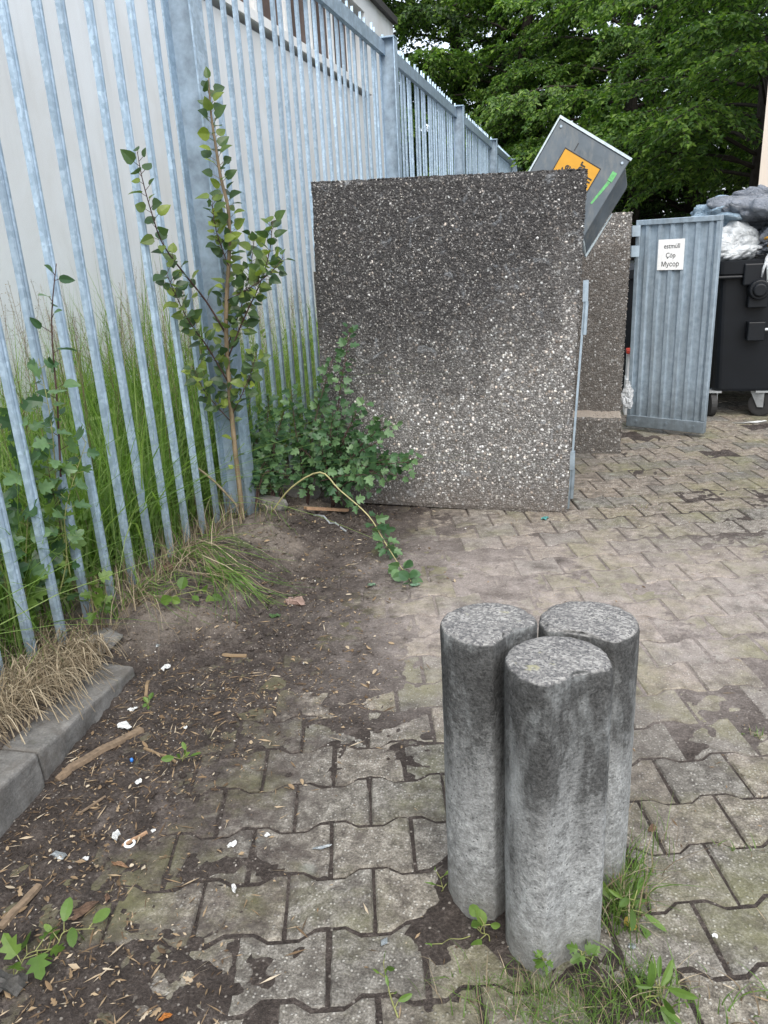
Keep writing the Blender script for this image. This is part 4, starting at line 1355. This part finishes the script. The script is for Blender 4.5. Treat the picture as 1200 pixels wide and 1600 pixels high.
# ------------------------------------------------------------------ tall grass behind the fence (uncountable)
def blade(b, p, h, wdt, lean, r_, seg=4):
    d_ = Vector((r_.gauss(0, 1), r_.gauss(0, 1), 0)); d_ = d_.normalized()
    s_ = Vector((-d_.y, d_.x, 0))
    s_ = Matrix.Rotation(r_.uniform(-.8, .8), 3, 'Z') @ s_
    o_ = len(b.v)
    for i in range(seg + 1):
        t = i / seg
        c_ = p + d_ * lean * h * t * t + Vector((0, 0, h * (t - .35 * lean * t * t)))
        wd = wdt * (1 - t ** 1.6) * .5
        if i == seg: b.v.append(tuple(c_))
        else: b.v += [tuple(c_ - s_ * wd), tuple(c_ + s_ * wd)]
    for i in range(seg - 1):
        a = o_ + 2 * i; b.f.append((a, a + 1, a + 3, a + 2)); b.mi.append(b.cur)
    a = o_ + 2 * (seg - 1); b.f.append((a, a + 1, a + 2)); b.mi.append(b.cur)
r_ = random.Random(21)
b = MB()
for _ in range(17000):
    y = r_.uniform(.9, 12) if r_.random() < .45 else r_.uniform(1.2, 5.2)
    x = r_.uniform(-3.27, -1.93)
    dens = float(fbm(x * 1.7, y * 1.7, 3, 31))
    if r_.random() > dens * 1.7 - .1: continue
    h = (.36 + .74 * r_.random() ** 1.2) * (.55 + .8 * float(vnoise(x * 1.1, y * 1.1, 40))) * (1.15 if x < -2.3 else .8)
    blade(b, Vector((x, y, .06)), h, r_.uniform(.004, .013), abs(r_.gauss(.55, .5)), r_, 5)
for _ in range(900):                               # broad weeds among the blades
    y = r_.uniform(1.4, 7); x = r_.uniform(-3.1, -1.95); z = r_.uniform(.12, .75) * (1 if x < -2.2 else .6)
    put_leaf(b, 'oval', Vector((x, y, z)), rv(r_) + Vector((0, 0, .4)), Vector((.3, -.8, .5)) + rv(r_, .4), r_.uniform(.03, .09), r_.uniform(.015, .045))
for _ in range(260):                              # flowering stalks with loose panicles
    y = r_.uniform(1.6, 6.5); x = r_.uniform(-3.2, -2.0)
    h = r_.uniform(.85, 1.35)
    ln_ = Vector((r_.gauss(0, .12), r_.gauss(0, .12), 1))
    p0 = Vector((x, y, .06)); p1 = p0 + ln_ * h
    b.cur = 1
    b.tube([p0, p0.lerp(p1, .5) + rv(r_, .01), p1], [.0016, .0013, .0007], 4, False)
    for k_ in range(22):
        q = p0.lerp(p1, .74 + .26 * k_ / 22)
        d_ = (rv(r_, 1) + Vector((0, 0, .8))).normalized()
        e = q + d_ * r_.uniform(.01, .05) * (1.2 - k_ / 22)
        b.tube([q, e], .0005, 3, False)
        put_leaf(b, 'quad', e, d_, rv(r_), .008, .003)
    b.cur = 0
tag(b.build('tall_grass', [M['grass'], M['dry']]), 'dense tall green grass with seed heads growing behind the fence', 'grass', kind='stuff')

# short rough growth at the foot of the fence
b = MB()
for _ in range(1500):
    y = r_.uniform(1.0, 4.0); x = -1.87 + r_.gauss(0, .07)
    if y > 2.2: x += r_.uniform(-.02, .12)
    if r_.random() < .25: b.cur = 0
    else: b.cur = 1
    blade(b, Vector((x, y, sz(x, y) - .005)), r_.uniform(.06, .24), r_.uniform(.003, .006), abs(r_.gauss(.6, .4)), r_, 4)
b.cur = 0
tag(b.build('fence_foot_grass', [M['grass'], M['dry']]), 'thin dry and green grass along the foot of the fence', 'grass', kind='stuff')

# fallen green grass lying from the fence over the soil
def lying(name, px, py, n, ln_, az, label, mats, seed, spread=.5, lift=.04, mixg=.6, cat='grass'):
    r_ = random.Random(seed)
    p0 = on(px, py)
    b = MB()
    for _ in range(n):
        a = az + r_.gauss(0, spread)
        L2 = ln_ * r_.uniform(.4, 1.15)
        d_ = Vector((math.cos(a), math.sin(a), 0)); s_ = Vector((-d_.y, d_.x, 0))
        st_ = p0 + Vector((r_.gauss(0, .035), r_.gauss(0, .05), 0))
        hh = lift * r_.uniform(.4, 1.6); bend = r_.gauss(0, .25)
        wd = r_.uniform(.0012, .0032)
        b.cur = 0 if r_.random() < mixg else 1
        o_ = len(b.v); seg = 7
        for i in range(seg + 1):
            t = i / seg
            q = st_ + d_ * L2 * t + s_ * bend * L2 * t * t
            q.z = gz_at(q) + .004 + hh * math.sin(PI * min(1, t * 1.05)) * (1 - .3 * t)
            ww = wd * (1 - .8 * t)
            b.v += [tuple(q - s_ * ww), tuple(q + s_ * ww + Vector((0, 0, ww * .6)))]
        for i in range(seg):
            a_ = o_ + 2 * i; b.f.append((a_, a_ + 1, a_ + 3, a_ + 2)); b.mi.append(b.cur)
    return tag(b.build(name, mats), label, cat)
GD = [M['weed'], M['dry']]
lying('grass_tuft', 285, 868, 90, .50, R(-15), 'fallen pale green grass sprawling from the fence across the bank of soil', GD, 3, .42, .05, .6)
lying('grass_tuft', 330, 880, 60, .42, R(-38), 'bright green grass stems lying on the soil below the sapling', GD, 4, .35, .035, .85)
lying('grass_tuft', 205, 935, 40, .42, R(10), 'thin straw stems lying at the end of the kerb', GD, 6, .5, .05, .35)
lying('grass_tuft', 420, 800, 24, .38, R(-70), 'few thin green stems lying over the soil heap', GD, 7, .5, .05, .7)

# dry clump that spills over the kerb
r_ = random.Random(8)
b = MB()
for _ in range(1500):
    y = r_.uniform(1.42, 2.12); u_ = (y - 1.42) / .7
    x0 = -1.66 - r_.random() * .2
    p = Vector((x0 + .03, y, .15 - .1 * (y - 1.3) + r_.random() * .05))
    a = r_.gauss(-.15, 1.1)
    d_ = Vector((math.cos(a), math.sin(a), 0))
    L2 = r_.uniform(.05, .17) * (.55 + .55 * math.sin(PI * u_))
    wd = r_.uniform(.0007, .0016); s_ = Vector((-d_.y, d_.x, 0)); o_ = len(b.v); seg = 6
    h0 = r_.uniform(.0, .075)
    for i in range(seg + 1):
        t = i / seg
        q = p + d_ * L2 * t
        fall = max(0, q.x - kx(q.y) + .05)
        q.z = max(p.z + h0 * math.sin(PI * t) - fall * r_.uniform(.55, 1.0), .014 if q.x > kx(q.y) + .005 else .145 - .103 * (q.y - 1.3))
        b.v += [tuple(q - s_ * wd), tuple(q + s_ * wd)]
    for i in range(seg):
        a_ = o_ + 2 * i; b.f.append((a_, a_ + 1, a_ + 3, a_ + 2)); b.mi.append(0)
tag(b.build('dry_grass_clump', M['dry']), 'matted straw-coloured dry grass clump hanging over the kerb', 'dry grass')

# ------------------------------------------------------------------ weeds at the left
def weed(name, base, tip, n, kind, size, label, mat, seed, stem=M['greenstem'], bend=.05, t0=.25, rad=.003, wid=.9, cat='weed', group=None, up=.3):
    t = thing(name, base, label, cat, group)
    sb, lb = MB(), MB()
    base = Vector(base); tip = Vector(tip)
    r_ = random.Random(seed)
    pth = smooth_path([base, base.lerp(tip, .35) + rv(r_, bend * .4), base.lerp(tip, .7) + rv(r_, bend), tip], 5)
    sb.tube(pth, [rad * (1 - j / len(pth) * .7) for j in range(len(pth))], 6)
    leafy(lb, sb, pth, n, kind, size, seed, t0, 1.0, size * .4, wid, up, 1.0, .25)
    sb.build('stem', stem, t, True); lb.build('foliage', mat, t)
    return t
PL = dict(P=(-1.80, 2.3, 0), N=(.75, -.66, 0))
def Q(px, py): return W(px, py, **PL)
weed('nettle_plant', Q(95, 745), Q(88, 412), 15, 'poplar', .062, 'tall dark-stemmed weed with drooping pointed leaves rising between the pales', M['bramble'], 61, M['redstem'], .015, .1, .0042, .62)
for i, (x0, y0, x1, y1, n_, s_, lb_) in enumerate([
        (40, 985, 30, 640, 20, .062, 'tall lobed-leaf seedling at the edge of the frame, green leaves against the fence'),
        (20, 1010, 75, 730, 16, .055, 'lobed-leaf seedling with a yellowing top leaf, reaching across a pale'),
        (70, 1000, 135, 690, 14, .055, 'slender lobed-leaf seedling halfway to the sapling, in the fence line'),
        (60, 1000, 50, 900, 12, .06, 'low lobed-leaf seedling at the fence foot beside brown paper'),
        (15, 960, -5, 800, 16, .06, 'bushy lobed-leaf seedling cut by the frame below the tall one'),
        (150, 975, 150, 900, 9, .05, 'small lobed-leaf seedling with pale leaves next to brown paper'),
        (110, 900, 60, 560, 14, .05, 'thin lobed-leaf seedling overtopping the grass behind the first pales')]):
    weed('maple_seedling', Q(x0, y0), Q(x1, y1), int(n_ * 1.7), 'lobed', s_ * 1.12, lb_, M['weed'] if i % 2 else M['bramble'], 70 + i, M['redstem'] if i == 1 else M['greenstem'], .05, .2, .003, 1.0, 'seedling', 'lobed-leaf seedlings at the fence')
p = on(235, 945); weed('runner_weed', p, on(330, 935) + Vector((0, 0, .03)), 8, 'oval', .05, 'creeping round-leaved weed on the soil by the kerb end', M['weed'], 85, M['greenstem'], .03, .1, .002, .8)
p = on(0, 1545); weed('corner_weed', p, on(60, 1500) + Vector((.03, .0, .035)), 8, 'lobed', .05, 'green weed with curling leaves in the near corner of the soil', M['weed'], 86, M['greenstem'], .03, .2, .002, .9)
p = on(50, 1500); weed('corner_weed', p, on(150, 1462) + Vector((0, 0, .02)), 6, 'oval', .042, 'trailing green weed stem with pointed leaves lying on dark soil', M['weed'], 87, M['greenstem'], .02, .2, .002, .55)
p = on(285, 1190); weed('small_weed', p, p + Vector((.02, 0, .03)), 6, 'oval', .035, 'tiny green weed sprouting among the wood chips', M['weed'], 88, M['greenstem'], .01, .1, .0015, .6)
p = on(228, 1100); weed('small_weed', p, p + Vector((.01, 0, .02)), 5, 'oval', .024, 'tiny bright green sprout beside white paper scraps', M['weed'], 89, M['greenstem'], .01, .1, .0015, .7)
p = on(765, 1470); weed('small_weed', p, p + Vector((-.01, 0, .05)), 7, 'oval', .032, 'round-leaved seedling at the foot of the posts', M['weed'], 90, M['greenstem'], .01, .3, .0015, .9)
p = on(735, 1462); weed('small_weed', p, on(690, 1482) + Vector((0, 0, .012)), 1, 'oval', .045, 'single green leaf on a long stalk lying before the posts', M['weed'], 91, M['greenstem'], .005, .95, .0012, .55)
p = on(622, 1590); weed('small_weed', p, on(600, 1520) + Vector((0, 0, .03)), 9, 'oval', .032, 'upright yellow-green weed growing from a paver joint', M['weed'], 92, M['greenstem'], .01, .1, .0022, .4)
p = on(690, 1392); weed('small_weed', p, p + Vector((0, 0, .035)), 5, 'quad', .03, 'thin grassy sprout beside the fence-side post', M['weed'], 93, M['greenstem'], .01, .1, .0012, .2)
p = on(835, 1500); weed('small_weed', p + Vector((0, -.02, 0)), p + Vector((.02, -.06, .07)), 8, 'lobed', .022, 'delicate feathery weed leaning against the foremost post', M['weed'], 94, M['greenstem'], .01, .3, .0012, .9)
p = on(930, 1505); weed('small_weed', p, p + Vector((-.03, -.03, .06)), 8, 'lobed', .022, 'feathery weed arching at the right foot of the foremost post', M['weed'], 95, M['greenstem'], .01, .3, .0012, .9)

def tuft(px, py, n, h, label, seed, sx=.05, sy=.05, mixg=.75, wd=(.002, .0045)):
    r_ = random.Random(seed); p0 = on(px, py); b = MB()
    for _ in range(n):
        q = p0 + Vector((r_.gauss(0, sx), r_.gauss(0, sy), 0)); q.z = gz_at(q) - .004
        for cx, cy, cr in ((-.0387, 1.278, .1), (-.1795, 1.382, .1), (.014, 1.505, .106)):
            dd = Vector((q.x - cx, q.y - cy, 0))
            if dd.length < cr: q += dd.normalized() * (cr - dd.length + .002)
        b.cur = 0 if r_.random() < mixg else 1
        blade(b, q, h * r_.uniform(.4, 1.1), r_.uniform(*wd), abs(r_.gauss(.7, .45)), r_, 5)
    return tag(b.build('grass_tuft', GD), label, 'grass')
tuft(968, 1420, 230, .12, 'green grass tuft growing from the rear post foot', 41, .022, .04)
tuft(985, 1370, 80, .12, 'wispy grass blades behind the foremost post', 42, .03, .05)
tuft(870, 1580, 600, .07, 'low mixed grass mat in front of the foremost post', 43, .09, .034, .72, (.0012, .0028))
tuft(1000, 1560, 170, .08, 'green grass patch to the right of the post feet', 44, .05, .035, .75)
tuft(1030, 1330, 22, .13, 'few tall thin grass blades rising beside the rear post', 45, .03, .03, .7, (.0012, .0022))
tuft(1190, 1150, 26, .03, 'tiny green grass tuft in a joint near the frame edge', 46, .03, .01)
tuft(1012, 795, 24, .035, 'yellowish grass tuft in a joint beyond the pebble slab', 47, .05, .015, .4)
tuft(1160, 1580, 40, .06, 'sparse grass sprouting at the near right corner', 48, .05, .03)
tuft(1165, 1330, 18, .03, 'short moss-green tuft in the joint right of the posts', 49, .05, .008)
p = on(962, 1440); weed('dandelion_plant', p, p + Vector((.035, -.01, .08)), 10, 'oval', .055, 'leafy dandelion rosette wedged at the foot of the rear post', M['weed'], 96, M['greenstem'], .01, .1, .002, .3)
p = on(1000, 1570); weed('dandelion_plant', p, p + Vector((.03, 0, .06)), 11, 'oval', .05, 'dandelion rosette with jagged leaves in the near grass', M['weed'], 97, M['greenstem'], .01, .0, .002, .3)

# ------------------------------------------------------------------ litter on the ground
r_ = random.Random(31)
b = MB()
def soilside(x, y): return float(sstep(.3, -.35, x + .84 - (fbm(np.array([x * 2.2]), np.array([y * 2.2]), 4, 1)[0] - .5) * .75))
cnt = 0
while cnt < 5200:
    x, y = r_.uniform(-1.8, 1.0), r_.uniform(.75, 4.4) if r_.random() < .5 else r_.uniform(.75, 2.2)
    wgt = soilside(x, y) * (1.0 if x < -.9 or y < 2.4 else .5) + .035
    if r_.random() > wgt: continue
    if x < kx(y) + .01 and y < 2.15: continue
    q = Vector((x, y, 0)); z = gz_at(q) + .0015
    a = r_.uniform(0, 6.28); L2 = r_.uniform(.002, .009) if r_.random() < .8 else r_.uniform(.01, .03)
    wd = min(L2 * .5, r_.uniform(.0008, .0028))
    d_ = Vector((math.cos(a), math.sin(a), r_.gauss(0, .12))); s_ = Vector((-math.sin(a), math.cos(a), r_.gauss(0, .3)))
    c_ = Vector((x, y, z + r_.uniform(0, .003)))
    b.add([c_ - d_ * L2, c_ + s_ * wd + Vector((0, 0, .001)), c_ + d_ * L2, c_ - s_ * wd], [(0, 3, 2, 1)])
    cnt += 1
for _ in range(420):                              # shrivelled leaf pieces and bark flakes
    for _k in range(20):
        x, y = r_.uniform(-1.6, -.3), r_.uniform(.75, 3.6)
        if r_.random() < soilside(x, y) and x > kx(y) + .02: break
    put_leaf(b, r_.choice(('oval', 'oval', 'lobed', 'quad')), Vector((x, y, gz_at(Vector((x, y, 0))) + .004)), Vector((r_.gauss(0, 1), r_.gauss(0, 1), r_.uniform(-.1, .3))), Vector((0, 0, 1)) + rv(r_, .35), r_.uniform(.010, .032), r_.uniform(.004, .014), r_.uniform(-.5, .6), r_.uniform(-.3, .4))
tag(b.build('plant_litter', M['litter']), 'strewn straw bits, wood chips and seed husks over the soil', 'litter', kind='stuff')
b = MB(); cnt = 0
while cnt < 2600:
    x, y = r_.uniform(-1.8, 1.3), r_.uniform(.75, 5.0)
    wgt = soilside(x, y) * .8 + .25
    if r_.random() > wgt or (x < kx(y) + .01 and y < 2.15): continue
    s_ = r_.uniform(.0009, .0026) * (1 if r_.random() < .93 else 2.2)
    if any((x - cx) ** 2 + (y - cy) ** 2 < .011 for cx, cy in ((-.0387, 1.278), (-.1795, 1.382), (.014, 1.505))): continue
    c_ = Vector((x, y, gz_at(Vector((x, y, 0))) + s_ * .4))
    j = lambda: s_ * r_.uniform(.6, 1.4)
    b.add([c_ + Vector(v) for v in ((j(), 0, 0), (-j(), 0, 0), (0, j(), 0), (0, -j(), 0), (0, 0, j() * .8), (0, 0, -j()))], [(0, 2, 4), (2, 1, 4), (1, 3, 4), (3, 0, 4), (2, 0, 5), (1, 2, 5), (3, 1, 5), (0, 3, 5)])
    cnt += 1
tag(b.build('grit', M['grit']), 'scattered grit and small stones on soil and paving', 'grit', kind='stuff')

b = MB(); cnt = 0
while cnt < 3000:
    x, y = r_.uniform(-1.8, .2), r_.uniform(.75, 4.1)
    if r_.random() > soilside(x, y) ** 1.5 * float(fbm(np.array([x * 5]), np.array([y * 5]), 3, 71)[0]) * 1.7 or (x < kx(y) + .01 and y < 2.15): continue
    s_ = r_.uniform(.0018, .006) * (1 if r_.random() < .9 else 1.9) * (1.5 if x < -1.0 and y > 2.3 else 1)
    c_ = Vector((x, y, gz_at(Vector((x, y, 0))) + s_ * .25))
    j = lambda: s_ * r_.uniform(.6, 1.4)
    a = r_.uniform(0, 6.28); rm = Matrix.Rotation(a, 3, 'Z')
    b.add([c_ + rm @ Vector(v) for v in ((j(), 0, 0), (-j(), 0, 0), (0, j(), 0), (0, -j(), 0), (0, 0, j() * .8), (0, 0, -j()))], [(0, 2, 4), (2, 1, 4), (1, 3, 4), (3, 0, 4), (2, 0, 5), (1, 2, 5), (3, 1, 5), (0, 3, 5)])
    cnt += 1
tag(b.build('soil_crumbs', M['soil']), 'loose crumbs and clods of dark soil', 'soil', kind='stuff')

def scrap(name, px, py, size, label, mat, seed, cat='scrap', group=None, asp=1.0, lift=.004, crumple=.25, n=6, rot=None):
    r_ = random.Random(seed); p = on(px, py, lift); bm = bmesh.new()
    a0 = r_.uniform(0, 6.28) if rot is None else rot
    ringv = []
    c_ = bm.verts.new(p + Vector((0, 0, size * crumple * .6)))
    for rr in (.55, 1.0):
        rg = []
        for i in range(n * 2):
            a = 2 * PI * i / (n * 2)
            q = size * .5 * rr * (r_.uniform(.72, 1.15) if rr == 1.0 else r_.uniform(.9, 1.1))
            x, y = q * math.cos(a), q * math.sin(a) * asp
            rg.append(bm.verts.new(p + Vector((x * math.cos(a0) - y * math.sin(a0), x * math.sin(a0) + y * math.cos(a0), max(-.002, size * crumple * r_.uniform(-.1, .9))))))
        ringv.append(rg)
    k_ = n * 2
    for i in range(k_):
        bm.faces.new((c_, ringv[0][i], ringv[0][(i + 1) % k_]))
        bm.faces.new((ringv[0][i], ringv[1][i], ringv[1][(i + 1) % k_], ringv[0][(i + 1) % k_]))
    gm = bmesh.ops.solidify(bm, geom=bm.faces[:], thickness=-.0012)
    me = bpy.data.meshes.new(name); bm.to_mesh(me); bm.free(); me.materials.append(mat)
    o = bpy.data.objects.new(name, me); col.objects.link(o)
    return tag(o, label, cat, group)
wg = 'white scraps littering the soil'
scrap('paper_scrap', 208, 1110, .040, 'white crumpled paper scrap below the kerb end, upper of two close together', M['paper'], 1, 'scrap', wg, .7)
scrap('paper_scrap', 196, 1138, .050, 'larger white paper scrap beside the end of the brown stick', M['paper'], 2, 'scrap', wg, .75)
scrap('paper_scrap', 257, 1027, .042, 'white folded scrap on the light soil past the kerb end', M['paper'], 3, 'scrap', wg, .7, .006, .4)
scrap('paper_scrap', 217, 1221, .030, 'small triangular white scrap alone on dark soil', M['paper'], 4, 'scrap', wg, .6)
scrap('paper_scrap', 362, 1322, .026, 'small white chip at the edge between soil and pavers', M['paper'], 5, 'scrap', wg, .8)
scrap('paper_scrap', 182, 1310, .032, 'white torn scrap next to an orange twig and a white ring', M['paper'], 6, 'scrap', wg, .7, .004, .4)
scrap('paper_scrap', 290, 1139, .018, 'tiny white scrap to the right of the brown stick', M['paper'], 7, 'scrap', wg, .8)
scrap('paper_scrap', 366, 1391, .032, 'narrow cream-white flake lying on a paver by the soil edge', M['paper'], 8, 'scrap', wg, .35, rot=2.2)
scrap('paper_scrap', 240, 1300, .014, 'tiny white speck of paper at the tip of an orange twig', M['paper'], 9, 'scrap', wg)
scrap('paper_scrap', 135, 1343, .016, 'tiny white scrap nearest the dark bark flakes', M['paper'], 10, 'scrap', wg)
scrap('paper_scrap', 418, 1307, .016, 'tiny white scrap farthest out on the pavers', M['paper'], 11, 'scrap', wg)
scrap('foil_scrap', 245, 988, .030, 'bluish white film scrap on the bank of soil', M['foil'], 12, 'scrap', None, .6)
scrap('foil_scrap', 600, 1474, .028, 'small grey foil rectangle in a paver joint', M['foil'], 13, 'scrap', None, .6, .004, .06, 2, 1.3)
scrap('foil_scrap', 505, 1325, .050, 'slim grey feather-like sliver on the pavers', M['foil'], 14, 'scrap', None, .25, .003, .08, 5, .5)
scrap('foil_scrap', 988, 1482, .018, 'bluish white bead of foil by the rear grass tuft', M['foil'], 15, 'scrap', None, .8)
scrap('foil_scrap', 1117, 1465, .014, 'round white pebble-like crumb on the right-hand pavers', M['paper'], 16, 'scrap', None, .9)
scrap('foil_scrap', 93, 1340, .05, 'dull grey-blue plastic film half buried in dark soil', M['foil'], 17, 'scrap', None, .4)
scrap('wrapper', 852, 812, .07, 'torn teal wrapper at the foot of the pebble slab', M['teal'], 18, 'wrapper', None, .45)
scrap('wrapper', 905, 704, .10, 'whitish film scrap lying before the footing of the partition', M['bag_white'], 19, 'wrapper', None, .4)
scrap('wrapper', 942, 700, .09, 'crumpled clear film beside the footing of the partition', M['bag_clear'], 20, 'wrapper', None, .5, .005, .5)
scrap('paper_strip', 1175, 661, .28, 'white flattened strip lying on the paving under the bin', M['paper'], 21, 'scrap', None, .12, .004, .05, 7, .3)
scrap('dry_leaf', 265, 900, .11, 'brown dry leaf lying at the fence foot among straw', M['dryleaf'], 22, 'leaf', None, .5, .01, .3)
scrap('dry_leaf', 127, 1427, .075, 'flat brown bark-like leaf on dark soil', M['dryleaf'], 23, 'leaf', None, .45, .004, .12, 6, .9)
scrap('dry_leaf', 188, 1354, .05, 'slender pinkish dry leaf on dark soil', M['wood'], 24, 'leaf', None, .25, .004, .15, 6, -.1)
scrap('dry_leaf', 168, 1405, .03, 'small oval dry leaf beside the flat brown one', M['dryleaf'], 25, 'leaf', None, .45)
scrap('dry_leaf', 985, 1449, .035, 'yellow fallen leaf in the grass by the posts', mat_plain('yellow_leaf', (.55, .42, .10), .6), 26, 'leaf', None, .9, .012, .2)
scrap('dry_leaf', 1018, 1303, .03, 'curled brown leaf on a grass stem near the rear post', M['dryleaf'], 27, 'leaf', None, .6, .012, .4)
scrap('dry_leaf', 258, 1592, .03, 'orange leaf on the nearest paver', mat_plain('orange_leaf', (.5, .2, .04), .6), 28, 'leaf', None, .5)
scrap('green_leaf', 648, 916, .05, 'round pale green leaf lying at the runner tip', mat_plain('pale_leaf', (.2, .33, .22), .5), 29, 'leaf', None, .8)
scrap('green_leaf', 430, 961, .05, 'dark green leaf lying on the soil in front of the crumpled paper', M['bramble'], 30, 'leaf', None, .6)
scrap('green_leaf', 581, 916, .05, 'pale green leaf lying on trodden soil short of the runner', mat_plain('pale_leaf_b', (.17, .28, .18), .5), 34, 'leaf', None, .4)
scrap('crumpled_paper', 125, 932, .17, 'crumpled brown paper wedged at the foot of the pales', M['crumple'], 31, 'paper', None, .75, .02, .6, 8)
scrap('crumpled_paper', 462, 946, .10, 'pinkish crumpled paper lying on trodden soil', mat_plain('pinkish_paper', (.45, .33, .28), .8, 0, .3, 40), 32, 'paper', None, .4, .006, .35, 7, .2)
scrap('stone_chip', 15, 1545, .085, 'pale stone chip in the near left corner', M['kerb'], 33, 'stone', None, .8, .006, .35, 6)
b = MB(); p0 = on(203, 1320, .004)
tp_ = [p0 + Vector((.012 * math.cos(a), .012 * math.sin(a), 0)) for a in np.linspace(0, 2 * PI, 17)]
b.tube(tp_, .0035, 6, False); tag(b.build('bottle_cap_ring', M['paper'], None, True), 'small white plastic ring on dark soil next to an orange twig', 'ring')
bm_ = MB(); p0 = on(206, 1189, .004)
bm_.tube([p0 + Vector((0, 0, -.004)), p0 + Vector((0, 0, .002)), p0 + Vector((0, 0, .007)), p0 + Vector((0, 0, .009))], [.004, .0055, .004, .001], 10)
tag(bm_.build('bead', M['blue'], None, True), 'bright blue plastic bead among dry husks', 'bead')

def stick(name, a, c_, w0, h0, label, mat, cat='stick', lift=0.0, seed=0):
    r_ = random.Random(seed); b = MB()
    pa, pb = on(*a), on(*c_)
    k_ = 7; pts = []
    for i in range(k_):
        q = pa.lerp(pb, i / (k_ - 1)); q.z = max(gz_at(q), pa.z + (pb.z - pa.z) * i / (k_ - 1)) + h0 * .55 + lift; pts.append(q)
    d_ = (pb - pa); d_.z = 0; d_.normalize(); s_ = Vector((-d_.y, d_.x, 0))
    o_ = len(b.v)
    for i, q in enumerate(pts):
        ww = w0 * .5 * r_.uniform(.88, 1.1)
        for sx, szz in ((-1, -.5), (1, -.5), (.85, .5), (-.85, .5)): b.v.append(tuple(q + s_ * sx * ww + Vector((0, 0, szz * h0))))
    for i in range(k_ - 1):
        for j in range(4):
            a_, c2 = o_ + i * 4 + j, o_ + i * 4 + (j + 1) % 4
            b.f.append((a_, c2, c2 + 4, a_ + 4)); b.mi.append(0)
    b.f.append((o_ + 3, o_ + 2, o_ + 1, o_)); b.mi.append(0)
    e = o_ + (k_ - 1) * 4; b.f.append((e, e + 1, e + 2, e + 3)); b.mi.append(0)
    return tag(b.build(name, mat), label, cat)
stick('wooden_stick', (90, 1222), (222, 1142), .026, .012, 'long brown splintered stick lying along the foot of the kerb', M['oldwood'], seed=1)
stick('wooden_lath', (478, 801), (547, 796), .028, .014, 'light sawn wooden lath on the soil heap before the shrub', M['wood'], 'lath', .01, 2)
stick('white_tube', (490, 808), (542, 833), .008, .006, 'thin greyish white plastic strip under the wooden lath', M['foil'], 'strip', .004, 3)
stick('twig', (190, 1324), (230, 1302), .008, .006, 'short orange-brown twig beside a white ring', M['wood'], 'twig', 0, 4)
stick('twig', (0, 1450), (62, 1385), .018, .008, 'dark bark strip on black soil at the frame edge', M['oldwood'], 'twig', 0, 5)
stick('twig', (347, 1023), (385, 1021), .016, .006, 'flat pale wood chip on soil far from the kerb', M['litter'], 'twig', 0, 6)
stick('twig', (120, 1275), (165, 1245), .006, .004, 'thin grey twig parallel to the kerb', M['oldwood'], 'twig', 0, 7)
stick('twig', (225, 1168), (275, 1192), .007, .005, 'bent pale twig touching a tiny weed', M['litter'], 'twig', 0, 8)
stick('twig', (228, 1088), (232, 1064), .012, .006, 'short pale bark curl at the broken kerb end', M['litter'], 'twig', 0, 9)
b = MB(); a_, c_ = W(300, 725, Y=3.40), W(372, 792, Y=3.42)
b.tube(smooth_path([a_, a_.lerp(c_, .5) + Vector((0, 0, .02)), c_], 5), .006, 6)
tag(b.build('bare_stalk', M['dry'], None, True), 'bare tan stalk leaning from the fence post to the sapling foot', 'stalk')
def rock(px, py, s_, label, seed, mat=M['kerb'], Y=None):
    bm = bmesh.new(); bmesh.ops.create_icosphere(bm, subdivisions=3, radius=1); r_ = random.Random(seed)
    p = on(px, py)
    off_ = [Vector((r_.gauss(0, 1), r_.gauss(0, 1), r_.gauss(0, 1))).normalized() for _ in range(10)]; cut = [r_.uniform(.6, .9) for _ in off_]
    for v in bm.verts:
        q = v.co.copy()
        for n_, c2 in zip(off_, cut):
            d_ = q.dot(n_)
            if d_ > c2: q -= n_ * (d_ - c2)
        v.co = Vector((q.x * s_[0], q.y * s_[1], q.z * s_[2])) + p + Vector((0, 0, s_[2] * .45))
    me = bpy.data.meshes.new('rubble_stone'); bm.to_mesh(me); bm.free(); me.materials.append(mat)
    o = bpy.data.objects.new('rubble_stone', me); col.objects.link(o); return tag(o, label, 'stone')
rock(425, 800, (.10, .07, .06), 'rough dark stone beside the sapling foot', 1)
rock(470, 775, (.13, .08, .07), 'grey rubble stone under the shrub behind the lath', 2)
rock(160, 985, (.07, .12, .03), 'grey concrete rubble along the feet of the pales', 4)
